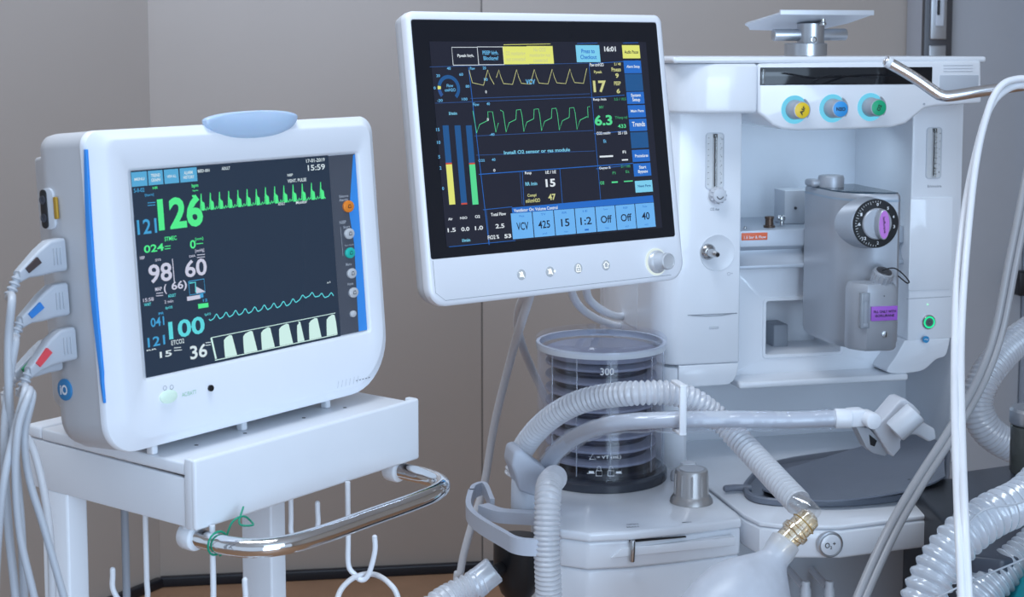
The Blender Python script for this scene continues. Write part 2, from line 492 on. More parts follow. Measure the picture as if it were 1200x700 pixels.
# ================================================================== patient monitor
M1 = Frame((-.222, 1.257, 1.245), .923, .081)
t = Thing('patient_monitor', 'white bedside monitor with large green 126 reading and a pale blue lamp on top', 'monitor', M1, (.01, .04, -.1405))
def out1(ins, y, top=.1125, N=10):
    i2 = ins * .5; x0, x1, z0, z1 = -.148 + ins, .170 - i2, -.134 + i2, top - i2
    P = rrect(x0, x1, z0, z1, (.026 - i2 * .5, .050 - i2 * .5, .014 - i2 * .4, .011 - i2 * .4), N)
    R = []
    for x, z in P:
        u = (x - .011) / .159
        if z > .05: z += .0065 * (1 - u * u)
        if z < -.08: x -= (.0) ; 
        R.append((x, y, z))
    return R
def open1(y, g=0, lf=0, N=10):
    return [(x, y, z) for x, z in rrect(-.1075 - g - lf * .0035, .1430 + g, -.0790 - g, .0805 + g, .0015 + g, N)]
m = MB()
m.loft([out1(.0, .0075), out1(.0, .0035), out1(.0012, .0018), out1(.0070, .0002), out1(.0125, -.0012), out1(.0150, -.0022), out1(.0175, -.0029), out1(.020, -.003), open1(-.003, .0030, 1), open1(-.0026, .0024, 1), open1(-.0006, .0006, .6), open1(.001, .0003, .3)], False, True)
t.part('front_bezel', m, white_mon)
m = MB()
m.loft([out1(.0006, .0078), out1(.0006, .03), out1(.0008, .05), out1(.003, .060), out1(.012, .070), out1(.030, .078), out1(.04, .12), out1(.05, .13)], True, True)
t.part('rear_housing', m, mat('monitor_rear_shell', (.56, .57, .60), .42, bump=.05, bscale=700))
# alarm lamp: a lens shape seated in the top edge
m = MB(); rings = []
cx, cz = .0205, .1165
for k in range(0, 13):
    y = -.0050 + (.0008 * k if k < 3 else .0024 + .0135 * (k - 3) / 9)
    s_ = (.80, .93, .98)[k] if k < 3 else 1 - .2 * (max(0, k - 5) / 7) ** 2
    R = []
    for i in range(36):
        a = 2 * PI * i / 36
        R.append((cx + .0515 * s_ * math.copysign(abs(math.cos(a)) ** .9, math.cos(a)), y, cz + (.0065 if math.sin(a) > 0 else .0165) * s_ * math.sin(a)))
    rings.append(R)
m.loft(rings, True, True); t.part('alarm_lamp', m, lamp_blue, label='pale blue alarm lamp')
# blue stripe on the side
m = MB(); n = 24; L = []; 
for i in range(n + 1):
    u = i / n; z = .0997 - u * (.1913)
    w = .0042 * math.sin(PI * min(1, .08 + u * .9)) ** .7 + .0003
    yc = .0035 + .004 * math.sin(PI * u) + (.001 if u > .9 else 0)
    L.append((yc, z, w))
outl = [(y - w, z) for y, z, w in L] + [(y + w, z) for y, z, w in L[::-1]]
outl = [(max(.0035, a) + .004, b) for a, b in outl]
outl = [(y - .0035 - w * .75, z) for y, z, w in L] + [(y - .0035 + w * .75, z) for y, z, w in L[::-1]]
m.prism(outl, 'x', -.1492, -.1470, .0004)
t.part('stripe', m, blue_stripe, label='blue side stripe')
# round badge
m = MB(); m.cyl((-.1488, .0486, -.084), (-.147, .0486, -.084), .0085, 28, .0005); bd = t.part('badge', m, badge_blue, label='round blue badge')
m = MB(); m.text('iO', -.0045, .0045, -.004, .004, 0, bold=.03, M=Matrix(((0, 0, 0, 0), (1, 0, 0, 0), (0, 0, 1, 0), (0, 0, 0, 1))))
m.xf(Matrix.Translation((-.1491, .0486, -.084)) @ Matrix.Diagonal((1, -1, 1, 1)))
t.part('badge_mark', m, ink_white, bd)
# power button, microphone hole, speaker slots, fine print
X = lambda px, py, k=-.003: M1.xz(px, py, k)
x, z = X(197, 465)
m = MB(); m.loft([[(x + a * .0085 * q * math.cos(w), y, z + .0052 * q * math.sin(w)) for w in [2 * PI * i / 24 for i in range(24)]] for a, q, y in ((1, 1, -.002), (1, 1, -.0042), (1, .8, -.005), (1, .4, -.0054))], True, True)
t.part('power_button', m, mat('button_pale_green', (.70, .84, .74), .3, emis=(.5, .8, .6), estr=.15))
m = MB(); x, z = X(246, 455); m.cyl((x, -.0033, z), (x, -.005, z), .0026, 16); t.part('microphone_hole', m, black)
m = MB()
for i in range(6):
    x, z = X(396 + i * 4.6, 451 - i * 1.2); m.line([(x - .001, z - .003), (x + .001, z + .003)], .0006, -.0033)
t.part('speaker_slots', m, grey_white)
m = MB()
for i in range(5):
    x, z = X(417 + i * 3.6, 446.5 - i * .9); m.line([(x, z), (x + .0022, z)], .0009, -.0033)
t.part('printed_marks', m, ink_grey); m = MB()
x, z = X(193, 455); m.line([(x + .0017 * math.cos(a), z + .0017 * math.sin(a)) for a in [i * PI / 8 for i in range(16)]], .0004, -.0033, closed=True)
t.part('power_symbol', m, ink_grey); m = MB()
x, z = X(201, 454); m.line([(x + .0017 * math.cos(a), z + .0017 * math.sin(a)) for a in [i * PI / 8 for i in range(16)]], .0004, -.0033, closed=True)
t.part('battery_symbol', m, ink_grey)
m = MB(); x0, z0 = X(213, 464); x1, z1 = X(230, 459)
m.text('AC/BATT', x0, x1, z0 - .001, z0 + .0022, -.0033); t.part('power_text', m, mat('green_ink', (.35, .62, .42), .5))
# feet
for x in (-.095, .0, .10):
    m = MB(); m.box(x - .003, x + .003, .012, .020, -.1428, -.130, .0015); t.part('foot', m, white)
for x in (-.11, .11):
    m = MB(); m.box(x - .008, x + .008, .060, .085, -.1374, -.126, .002); t.part('foot', m, white)
# sockets on the side
m = MB(); P = rrect(.043, .058, .040, .072, .006, 5); m.prism(P, 'x', -.1494, -.147, .0006); so = t.part('socket_panel', m, grey_white)
m = MB(); m.prism(rrect(.0505, .0585, .041, .071, .0035, 5), 'x', -.1502, -.149, .0003); t.part('socket', m, black, so, label='black double round socket')
m = MB()
for z in (.049, .063): m.lathe([(.0034, 0), (.0034, .0008), (.0022, .0008), (.0020, .0002)], (-.1502, .0548, z), (-1, 0, 0), 20)
t.part('socket_ring', m, rubber_dark, so)
m = MB(); m.prism(rrect(.0385, .0425, .048, .065, .0012, 3), 'x', -.1500, -.148, .0003)
t.part('gold_socket', m, gold, so, label='gold contact socket')

# ---- screen
YS = -.0002
m = MB(); m.flat([(-.1085, -.0792), (.1085, -.0792), (.1085, .0808), (-.1085, .0808)], YS)
scr = t.part('screen', m, mat('lcd_black', (.012, .016, .026), .18, emis=(.012, .026, .050), estr=1.0, spec=.6), flat=True, label='dark display with readings')
g_green = glow('readout_green', (.09, .90, .30)); g_cyan = glow('readout_cyan', (.12, .72, .80)); g_blue = glow('readout_blue', (.06, .38, .72))
g_white = glow('readout_white', (.70, .82, .88)); g_tab = glow('tab_blue', (.10, .42, .72)); g_trace = glow('co2_fill', (.66, .92, .88)); g_teal = glow('dim_teal', (.05, .20, .26))
g_lil = glow('readout_lilac', (.62, .64, .80))
MM = [g_green, g_cyan, g_blue, g_white, g_tab, g_trace, g_lil]
m = MB(); Y1 = YS - .0002
def T(s_, a, b, mi, bold=.02, fr=M1, y=Y1, mb=None):
    x0, z0 = fr.xz(a[0], a[1], y); x1, z1 = fr.xz(b[0], b[1], y)
    n_ = max(len(q) for q in s_.split('\n')); k_ = s_.count('\n') + 1
    if len(s_) > 3 and s_ != '15:59': z1 = max(z1, z0 + 1.4 * (x1 - x0) / n_ * (1 + 1.25 * (k_ - 1)))
    (mb or m).text(s_, x0, x1, z0, z1, y, mi, bold)
def S(x, y, bold=.02): pass
for (s_, a, b, mi, bo) in (
    ('126', (186.5, 271), (236, 227.5), 0, .035), ('121', (161.5, 275.5), (183, 255.5), 2, .015), ('024', (169, 297), (191.5, 285), 0, .02), ('0', (223, 292), (229, 281), 0, .02),
    ('98', (175, 333), (200.5, 307), 6, .02), ('60', (217.5, 326), (241.5, 302), 6, .02), ('(', (192.5, 345), (195, 333), 6, .02), ('66)', (201.5, 343), (218.5, 328), 6, .02),
    ('041', (177, 384), (192, 370.5), 2, .015), ('100', (198.5, 398.5), (239, 370), 1, .025), ('121', (173.5, 407.5), (193, 392.5), 2, .015), ('15', (187.5, 420), (201, 410), 3, .02),
    ('36', (223.5, 422), (242, 402), 3, .02), ('15:59', (361, 200.5), (380.5, 192), 3, .015), ('17-01-2019', (359, 191), (380.5, 187), 3, .015),
    ('BED-001', (232, 202.5), (245.5, 198), 3, .02), ('ADULT', (260, 199.5), (269.5, 196), 3, .02), ('NIBP', (337, 207), (343, 203.5), 3, .02), ('VENT. PULSE', (337, 214.5), (359, 209.5), 3, .02),
    ('ADULT', (326, 241), (334, 238), 3, .02), ('Monitor', (347, 239.5), (360, 236.5), 3, .02),
    ('HR', (179, 222), (185, 218.5), 0, .02), ('bpm', (225, 221), (232, 215), 0, .02), ('bpm', (226, 225), (232, 222), 0, .02), ('SYS', (182, 306.5), (188.5, 303), 6, .02), ('DIA', (222, 302), (229, 298.5), 6, .02),
    ('[mmHg]', (229, 297), (239, 291), 6, .01), ('[bpm]', (170, 231), (180, 226.5), 2, .01), ('STMEC', (193, 283), (207, 279), 0, .02), ('[mm]', (229, 283), (238, 279), 0, .01), ('S-II-02', (157, 226), (169, 220), 2, .015),
    ('NIBP', (164, 304.5), (169.5, 300), 6, .02), ('15:58', (168, 354.5), (180, 350.5), 6, .01), ('WAIT', (169, 359.5), (177, 355.5), 1, .02), ('2 min', (193, 356), (203, 352), 6, .01), ('SpO2', (194, 363.5), (202, 358.5), 1, .02), ('MAP', (182, 341.5), (189.5, 336), 6, .02),
    ('PR', (186, 369.5), (192, 365.5), 2, .02), ('RR', (172, 412), (184, 408), 3, .02), ('ETCO2', (201, 405), (216, 401.5), 3, .01), ('ADULT', (197, 349), (206, 344), 1, .02), ('x1', (383, 332.5), (387, 329.5), 3, .01), ('SpO2', (240, 371), (247, 367), 1, .01),
    ('12', (238, 354), (243, 350), 2, .02)):
    T(s_, a, b, mi, bo)
# small double rules beside the numbers
for (x_, y_, w_, mi) in ((173, 238, 9, 2), (173, 241, 9, 2), (193, 289, 7, 0), (193, 292, 7, 0), (230, 286, 8, 0), (231, 299, 9, 6), (231, 302, 9, 6), (183, 344, 8, 6), (183, 347, 8, 6), (204, 408, 8, 3), (204, 411, 9, 3), (241, 402, 6, 3), (241, 405, 6, 3)):
    a = M1.xz(x_, y_, Y1); b = M1.xz(x_ + w_, y_ - .8, Y1); m.line([a, b], .0006, Y1, mi)
a = M1.xz(202, 303.5, Y1); b = M1.xz(204.5, 332, Y1); m.line([a, b], .0008, Y1, 6)
# nibp chart box
for pts, mi in (([(221, 330), (239, 327), (240.5, 343), (222.5, 346)], 2),):
    m.line([M1.xz(*p, Y1) for p in pts], .0006, Y1, mi, closed=True)
m.line([M1.xz(*p, Y1) for p in ((222, 332), (229, 331), (229.5, 343))], .001, Y1, 1)
m.flat([M1.xz(*p, Y1) for p in ((230, 344), (241, 342), (230, 336))], Y1, 6)
m.flat([M1.xz(*p, Y1) for p in ((219.5, 353), (235, 350), (234.5, 345.5), (219, 348))], Y1, 6)
m.flat([M1.xz(*p, Y1) for p in ((234.5, 349.5), (238.5, 348.5), (238, 344), (234, 345))], Y1, 2)
m.flat([M1.xz(*p, Y1) for p in ((232.5, 362), (244.5, 360), (244, 355), (232, 356.5))], Y1, 0)
m.flat([(-.0475 + q * .0014, .0565 + w) for q, w in ((0, -1.6e-3), (1.6, .3e-3), (1.3, 1.3e-3), (.5, 1.4e-3), (0, .8e-3), (-.5, 1.4e-3), (-1.3, 1.3e-3), (-1.6, .3e-3))][::-1], Y1, 0)
# four tabs
tabq = []
for (a, b, s1) in ((154.5, 173, 'MENU'), (174.3, 191.5, 'TREND\nGRAPH'), (193, 210, 'VIEW ALL'), (211.5, 231.5, 'ALARM\nHISTORY')):
    dz = lambda px: (px - 155) * .0745
    P = [(a, 217.5 - dz(a)), (b, 217.5 - dz(b)), (b - .3, 203 - dz(b)), (a - .3, 203 - dz(a))]
    P = [M1.xz(p[0], p[1], Y1) for p in P]
    x0, x1 = P[0][0], P[1][0]; z0, z1 = .0686, .0798
    m.flat([(x0, z0), (x1, z0), (x1, z1), (x0, z1)], Y1, 0) if False else tabq.append((x0, x1, z0, z1))
    hgt = .0022 if '\n' not in s1 else .0062
    m.text(s1, x0 + (x1 - x0) * .18, x1 - (x1 - x0) * .18, (z0 + z1) / 2 - hgt / 2, (z0 + z1) / 2 + hgt / 2, Y1 - .0001, 3, .02)
t.part('readouts', m, MM, scr, flat=True)
for x0, x1, z0, z1 in tabq:
    m = MB(); m.flat([(x0, z0), (x1, z0), (x1, z1), (x0, z1)], Y1 + .00005); t.part('menu_tab', m, g_tab, scr, flat=True)
# traces
def curve(mb, pxs, w, mi, fr=M1, y=Y1): mb.line([fr.xz(a, b, y) for a, b in pxs], w, y, mi)
m = MB(); xs = 236.5; pts = []
base = lambda x: 245.5 - (x - 236) * .098
nb = 14; step = (383 - 236.5) / 13.6
for k in range(nb):
    x = 235 + k * step; b_ = base(x); amp = 20 if k != 6 else 19
    for u, v in ((0, .05), (.06, 1.0), (.14, .25), (.22, .1), (.30, .50), (.38, .42), (.44, .12), (.60, 0), (.75, .18), (.82, .02), (.92, .12)):
        xx = x + u * step
        if xx < 383: pts.append((xx, base(xx) - v * amp + 1.5))
curve(m, pts, .0009, 0)
for k in range(nb):                                        # filled lower half of each pulse
    x = 235 + k * step
    if x + 4 < 383: m.flat([M1.xz(x + .1 * step, base(x) + 1.5, Y1), M1.xz(x + .46 * step, base(x) + 1.2, Y1), M1.xz(x + .34 * step, base(x) - 7, Y1), M1.xz(x + .08 * step, base(x) - 12, Y1)], Y1, 0)
t.part('pulse_trace', m, MM, scr, flat=True)
m = MB(); pts = []
for i in range(240):
    x = 245 + i * (391 - 245) / 239; b_ = 373.5 - (x - 245) * .19 - (5 * math.exp(-((x - 362) / 14) ** 2))
    amp = 3.1 if x < 345 else 2.4
    ph = (x - 245) / 11.2 * 2 * PI
    pts.append((x, b_ + amp * math.sin(ph) * .9 + .7 * math.sin(2 * ph + 1)))
curve(m, pts, .0009, 1); t.part('pleth_trace', m, MM, scr, flat=True)
m = MB()
tl, tr_, bl, br = (247.5, 396), (393, 367), (252, 422.5), (395.5, 392)
def cp(u, v):
    x = (tl[0] * (1 - u) + tr_[0] * u) * (1 - v) + (bl[0] * (1 - u) + br[0] * u) * v
    y = (tl[1] * (1 - u) + tr_[1] * u) * (1 - v) + (bl[1] * (1 - u) + br[1] * u) * v
    return M1.xz(x, y, Y1)
m.line([cp(0, 0), cp(1, 0)], .0006, Y1, 5); m.line([cp(0, 1), cp(1, 1)], .0007, Y1, 5)
m.line([cp(0, 0), cp(.01, .95)], .0018, Y1, 5)
for a_, b_ in ((.07, .29), (.36, .545), (.60, .745), (.79, .0), ):
    pass
for (u0, u1) in ((.09, .31), (.37, .57), (.61, .80), ):
    pass
for (c0, c1) in ((264, 292), (301, 329), (338, 361), (352, 352.5)):
    pass
for (xa, xb) in ((262, 275.5), (284.5, 299.5), (305.5, 320), (326.5, 341.5), (347.5, 355), (361.5, 375), (382, 395)):
    ua, ub = (xa - 250) / 144.5, (xb - 250) / 144.5
    pts = [(ua, .97), (ua + .006, .5), (ua + .012, .22), (ua + .03, .12), (ub - .03, .04), (ub - .012, .08), (ub - .006, .4), (ub + .004, .97)]
    m.flat([cp(min(1, a), b) for a, b in pts], Y1 - .0001, 5)
t.part('capnogram_trace', m, MM, scr, flat=True)
# key strip right of the screen
m = MB(); m.flat([(.1086, -.0788), (.1428, -.0788), (.1428, .0803), (.1086, .0803)], YS)
st = t.part('key_panel', m, mat('key_panel_grey', (.085, .095, .12), .35, var=.02), flat=True)
m = MB(); P = [M1.xz(*p, YS) for p in ((413.5, 182), (414.6, 181), (428.3, 388), (419.5, 390), (409, 250))]
P[1] = (.1427, .080); P[2] = (.1427, -.0787); m.flat([P[0], P[4], (.1335, .0), (.1315, -.0787), P[2], P[1]], YS - .0002)
t.part('blue_edge', m, mat('bright_blue_edge', (.05, .30, .80), .35), st, label='bright blue curved edge')
kcols = {'o': mat('key_orange', (.85, .25, .03), .35), 'g': mat('key_grey', (.55, .56, .58), .35), 't': mat('key_teal', (.02, .50, .42), .35)}
for (px, py, k, r) in ((408.5, 242, 'o', 1), (409.5, 274, 'g', .9), (410.5, 296.5, 't', .9), (412.5, 320.5, 'g', .85), (414.5, 343, 'g', .85), (414, 368, 'g', .55)):
    x, z = M1.xz(px, py, YS - .001)
    m = MB(); rr = .0068 * r
    m.loft([[(x + rr * q * math.cos(a), y, z + rr * .78 * q * math.sin(a)) for a in [2 * PI * i / 28 for i in range(28)]] for q, y in ((1, YS), (1, YS - .0014), (.85, YS - .002), (.5, YS - .0023))], True, True)
    kb = t.part('key', m, kcols[k], st)
    if r > .6:
        m = MB(); m.line([(x - .0018, z - .0012), (x + .0018, z - .0012), (x + .001, z + .0016), (x - .001, z + .0016)], .0006, YS - .0025, closed=True); t.part('key_symbol', m, ink_black, kb)
m = MB()
for s_, a, b in (('Silence', (397.5, 232), (408, 228.5)), ('Alarms', (397.5, 236.5), (407.5, 233)), ('NIBP', (398, 263), (405.5, 259.5)), ('Start', (402.5, 268), (410, 265)), ('Start Cycle', (404, 289.5), (414.5, 285.5)), ('Menu', (405.5, 312), (412, 308.5)), ('Home', (407.5, 335), (414, 331.5))):
    T(s_, a, b, 0, .01, M1, YS - .0003, m)
m.line([M1.xz(*p, YS - .0003) for p in ((399, 266), (402, 300))], .0004, YS - .0003)
t.part('key_text', m, ink_grey if False else mat('pale_ink', (.5, .52, .56), .5), st, flat=True)

# ---- plugs and their cords on the left side
def plug(py, yl, zl, tagm, tagname, cordp, label, droop, cords=1, cm=cord_grey, L=.040, fw=0.0):
    S_ = -.1495
    th = Thing('sensor_plug', label, 'plug', M1, (S_, yl, zl), 'monitor lead plugs')
    m = MB()
    R = []
    for (dx, hz, hy, dz) in ((0, .0125, .0065, 0), (.002, .0128, .0068, 0), (.012, .0125, .0066, -.0004), (.022, .0100, .0060, -.004), (.032, .0062, .0050, -.008 * droop), (L, .0044, .0042, -.0125 * droop)):
        zc = zl + dz; yc = yl - fw * dx / L
        R.append([(S_ - dx, yc + a, zc + b) for a, b in rrect(-hy, hy, -hz, hz, min(hy, hz) * .45, 4)])
    m.loft(R[::-1], True, True)
    for i in range(3):
        x = S_ - .005 - i * .003; m.box(x - .0006, x + .0006, yl - .0078, yl - .006, zl - .007, zl + .006, .0003)
    th.part('plug_body', m, cord_grey if cm is not cord_white else cord_grey)
    m = MB(); zc = zl - .0045 * droop + .0005
    p0 = Vector((S_ - .0245, yl - fw * .6 - .0066, zl - .0015)); p1 = Vector((S_ - .0345, yl - fw * .86 - .0052, zl - .0085 * droop))
    d = (p1 - p0); nrm = Vector((-d.z, 0, d.x)).normalized() * .0028
    t_ = [p0 + nrm, p0 - nrm, p1 - nrm * .8, p1 + nrm * .8]
    top = [q + Vector((0, -.0012, 0)) for q in t_]; bot = [q + Vector((0, .003, 0)) for q in t_]
    m.loft([[tuple(q) for q in bot], [tuple(q) for q in top]], True, True)
    th.part('label_tag', m, tagm, label=tagname + ' label tag')
    A = Vector((S_ - L + .001, yl - fw, zl - .0125 * droop + .0003)); 
    d2 = (Vector((S_ - L, yl, zl - .0125 * droop)) - Vector((S_ - .030, yl, zl - .0075 * droop))).normalized()
    m = MB()
    dd = Vector((-.55, 0, -.85))
    for i in range(4):
        q = A + dd * (.0022 + .0042 * i); m.lathe([(.0034, -.0012), (.0042, -.0006), (.0042, .0006), (.0034, .0012)], q, dd, 14)
    m.tube([A - dd * .002, A + dd * .019], .0026, 12); th.part('strain_relief', m, cm)
    for j in range(cords):
        m = MB(); B = A + dd * .017
        pts = [B - dd * .004, B]
        for k, q in enumerate(cordp[j]): pts.append(M1.P(*q))
        m.tube(spline(pts, 10), .0030 if cords == 1 else .0027, 12); th.part('cord', m, cm)
    return th
plug(298, .0385, .021, tag_brown, 'dark brown', [[(14, 350, 1.075), (10, 400, 1.07), (11, 470, 1.065), (20, 560, 1.06), (26, 640, 1.06), (30, 760, 1.06)]],
     'grey lead plug with a dark brown tag, highest on the monitor side', 1.0)
plug(350, .0395, -.013, tag_blue, 'blue', [[(18, 400, 1.075), (9, 460, 1.07), (5, 530, 1.055), (10, 620, 1.05), (18, 700, 1.05), (20, 760, 1.05)]],
     'grey lead plug with a blue tag, second down on the monitor side', 1.0)
plug(402, .0345, -.047, tag_red, 'red', [[(30, 455, 1.06), (16, 510, 1.045), (4, 570, 1.03), (-4, 660, 1.03), (-6, 760, 1.03)], [(35, 458, 1.058), (22, 500, 1.04), (18, 560, 1.035), (24, 630, 1.035), (40, 700, 1.035), (55, 770, 1.035)],
     [(38, 462, 1.06), (29, 510, 1.05), (34, 560, 1.05), (52, 620, 1.05), (72, 690, 1.05), (95, 770, 1.05)]],
     'grey lead plug with a red tag and three white cords, lowest in front', 1.3, 3, cord_grey)
plug(430, .0535, -.056, tag_green, 'green', [[(14, 500, 1.11), (36, 520, 1.12), (52, 580, 1.12), (60, 650, 1.12), (62, 760, 1.12)]],
     'grey lead plug with a green tag, half hidden behind the red-tagged plug', .9, 1, cord_beige)

m = MB(); q = WALL.hit(1190, 331, 1, -.161); q2 = WALL.hit(1215, 315, 1, -.161)
m.box(q.x - .008, q2.x, -.20, -.161, q.z - .032, q.z + .034, .004)
Thing('wall_box', 'small black box mounted on the grey column at the far right', 'box', WALL, (q.x + .03, -.16, q.z - .03), mb=m, mats=black)

# ================================================================== ventilator monitor
M2 = Frame((.042, 1.787, 1.313), .621, .148)
t = Thing('ventilator_display', 'tilted flat touch display in a white frame on an arm, showing VCV and 425 settings', 'display', M2, (0, .09, 0))
def rr2(x0, x1, z0, z1, r, y, n=8): return [(x, y, z) for x, z in rrect(x0, x1, z0, z1, r, n)]
BX = (-.1795, .1925, -.1790, .1490)
def fr2(i, y): return [(x + (z < 0) * .0, y, z) for x, z in rrect(BX[0] + i, BX[1] - i, BX[2] + i, BX[3] - i, (.022 - i * .5, .022 - i * .5, .010 - i * .4, .010 - i * .4), 8)]
GX = (-.1738, .1828, -.1262, .1395)
def gl2(i, y): return rr2(GX[0] + i, GX[1] - i, GX[2] + i, GX[3] - i, .003, y)
m = MB(); m.loft([fr2(.0015, .0135), fr2(0, .012), fr2(0, .003), fr2(.0012, .0012), fr2(.004, 0), gl2(-.0005, 0), gl2(0, .0006), gl2(0, .004)], False, True)
t.part('frame', m, mat('display_white', (.84, .87, .93), .3, var=.01, coat=.15))
m = MB(); m.loft([fr2(.0015, .0137), fr2(.001, .020), fr2(.003, .030), fr2(.010, .040), fr2(.030, .047), fr2(.06, .055), fr2(.065, .07)], True, True)
t.part('rear_shell', m, mat('display_rear', (.60, .63, .68), .4, var=.02))
m = MB(); m.loft([gl2(.0003, .0042), gl2(.0003, .0006), gl2(.0006, .0002)], True, True)
gp = t.part('glass_panel', m, mat('black_glass_panel', (.010, .012, .018), .10, var=0))
m = MB(); z = -.1275
m.line([(-.172, z), (-.172, -.163), (-.160, -.1725), (.17, -.1725)], .0005, -.0002); t.part('seam', m, ink_grey)
SY = -.0002
m = MB(); q = [M2.xz(*p, 0) for p in ((502.4, 49.5), (757, 47.5), (777.5, 265.5), (525.5, 290))]
sx0, sx1, sz0, sz1 = -.1525, .1625, -.1140, .1150
m.flat([(sx0, sz0), (sx1, sz0), (sx1, sz1), (sx0, sz1)], SY)
sc2 = t.part('screen', m, mat('display_black', (.010, .011, .016), .15, emis=(.010, .012, .024), estr=1.0), gp, flat=True)
s_bl = glow('ui_blue', (.02, .16, .62)); s_db = glow('ui_dark_blue', (.015, .10, .30)); s_lb = glow('ui_light_blue', (.16, .48, .95)); s_cy = glow('ui_cyan', (.22, .66, .92))
s_ye = glow('ui_yellow', (.80, .84, .20)); s_wh = glow('ui_white', (.80, .88, .95)); s_gr = glow('ui_green', (.10, .75, .32)); s_gy = glow('ui_pale_yellow', (.66, .68, .30)); s_bk = glow('ui_black', (.01, .02, .05))
s_dg = glow('ui_dim_green', (.05, .34, .15)); s_ln = glow('ui_line', (.03, .10, .32)); s_rd = glow('ui_red', (.6, .08, .05)); s_tx = glow('ui_text_blue', (.15, .50, .85))
U = [s_bl, s_db, s_lb, s_cy, s_ye, s_wh, s_gr, s_gy, s_bk, s_dg, s_ln, s_rd, s_tx]
BL, DB, LB, CY_, YE, WH, GR, PY, BK, DG, LN, RD, TX = range(13)
# the screen is authored in a 250 x 240 pixel grid read off the display itself
Q = [(502.4, 49.5), (757.0, 47.5), (777.5, 265.5), (525.5, 290.0)]
def z2(x, y, k=SY): return M2.xz(x, y, k)
m = MB(); y1 = SY - .0002; y2 = y1 - .0002; y3 = y2 - .0002
def R4(pts, mi, y=None): m.flat([z2(*p) for p in pts], y1 if y is None else y, mi)
def rectpx(a, b, mi, y=None):
    """screen-aligned box with lower-left pixel a and upper-right pixel b"""
    x0, z0 = z2(*a); x1, z1 = z2(*b); m.flat([(x0, z0), (x1, z0), (x1, z1), (x0, z1)], y1 if y is None else y, mi)
def framepx(a, b, mi, w=.0007):
    x0, z0 = z2(*a); x1, z1 = z2(*b); m.line([(x0, z0), (x1, z0), (x1, z1), (x0, z1)], w, y1, mi, closed=True)
def T2(s_, a, b, mi, bold=.02, y=None):
    x0, z0 = z2(*a); x1, z1 = z2(*b)
    if len(s_) > 3:
        n_ = max(len(q) for q in s_.split('\n')); k_ = s_.count('\n') + 1
        z1 = max(z1, z0 + 1.75 * (x1 - x0) / n_ * (1 if k_ == 1 else .8 * k_))
    m.text(s_, x0, x1, z0, z1, y3 if y is None else y, mi, bold)
def L2(pts, mi, w=.0006): m.line([z2(*p) for p in pts], w, y1, mi)
# top alarm row
framepx((531, 76.5), (559, 55.5), WH); framepx((561, 76), (589, 55), WH)
rectpx((590.5, 75.5), (618, 54.5), YE); rectpx((618.6, 75), (647.3, 54), YE); L2([(590, 52.5), (645, 51.5)], YE)
T2('Ppeak high.', (536, 68), (555, 63.5), WH); T2('PEEP high.\nBlockage?', (566, 72), (583.5, 59.5), TX)
T2('O2 monitoring\nnot connected', (593, 72), (615, 60), PY, y=y3); T2('No CO2\nmonitoring not\nconnected', (621, 73), (644, 56), PY)
rectpx((676, 73), (702, 53), CY_); T2('Press to\nCheckout', (680, 69.5), (698, 57.5), BL); T2('16:01', (708, 60.5), (721, 54.5), WH, .03)
rectpx((730, 68.5), (749, 53), YE); T2('Audio Pause', (731.5, 63), (747.5, 59), BK)
L2([(676, 51), (700, 50.4)], BL); L2([(730, 50.4), (748, 50)], BL)
# right menu column
L2([(693, 74.5), (748, 71)], BL)
rectpx((731.5, 268), (751, 72), DB, y=SY - .0001) if False else None
def menu(y0, y1_, mi, text=None, tc=WH):
    xa = 730.5 + (y0 - 70) * .091; a = (xa + (y1_ - y0) * .08, y1_); 
    rectpx((730.2 + (y1_ - 70) * .094, y1_), (750.6 + (y0 - 70) * .094, y0), mi)
    if text:
        h = 2.2 if '\n' not in text else 5.2; yc = (y0 + y1_) / 2; o = (yc - 70) * .094
        w_ = 7.4 if '\n' not in text else 5.2; T2(text, (740.8 - w_ + o, yc + h), (740.8 + w_ + o, yc - h), tc)
menu(71, 86, BL, 'Alarm Setup'); menu(86.5, 107, DB); menu(107.5, 122, BL, 'System\nSetup'); menu(123, 138, BL, 'Main Page'); menu(139, 154, BL, 'Trends'); menu(154.5, 174, DB)
menu(175, 190, BL, 'Procedures'); menu(190.8, 207, BL, 'Start\nBypass'); menu(211, 226, CY_, 'Next Page', DB)
# gauge
cx, cz = z2(526, 103.5); 
for a0, a1, mi in ((-50, 168, DB), (168, 184, YE), (184, 222, LN)):
    pts = [(cx + .0128 * math.cos(math.radians(a)), cz + .0128 * math.sin(math.radians(a))) for a in range(a0, a1 + 1, 4)]
    m.line(pts, .0042, y1, mi if mi != DB else DB)
T2('Flow\ncmH2O', (521, 107.5), (533, 98.5), TX)
for s_, p in (('40', (523.5, 82)), ('60', (538, 89)), ('80', (545.5, 103)), ('100', (541, 118)), ('20', (511, 90.5)), ('0', (508, 105)), ('-20', (512, 119.5))):
    T2(s_, (p[0], p[1]), (p[0] + 2.1 * len(s_), p[1] - 3.4), TX)
# boundaries
L2([(503.5, 78.5), (689, 74)], LN); L2([(549, 79), (573, 287)], BL, .0008); L2([(551, 115.5), (691, 110)], LN); L2([(510, 121), (692, 114)], LN)
L2([(556, 159.5), (695, 153)], LN); L2([(558, 182), (697, 177)], LN); L2([(561, 204.5), (742, 191.5)], BL, .0009)
L2([(690, 74), (704, 236)], BL); L2([(691.5, 114.5), (732, 111.5)], BL); L2([(696, 157), (734, 153.5)], BL); L2([(698.5, 198), (738, 193.5)], BL)
L2([(612, 201), (614, 241)], BL); L2([(656, 198), (659, 239)], BL); L2([(566, 246), (600, 242.5)], BL); L2([(526, 289.5), (604, 282)], BL)
L2([(609, 202), (612, 240)], LN)
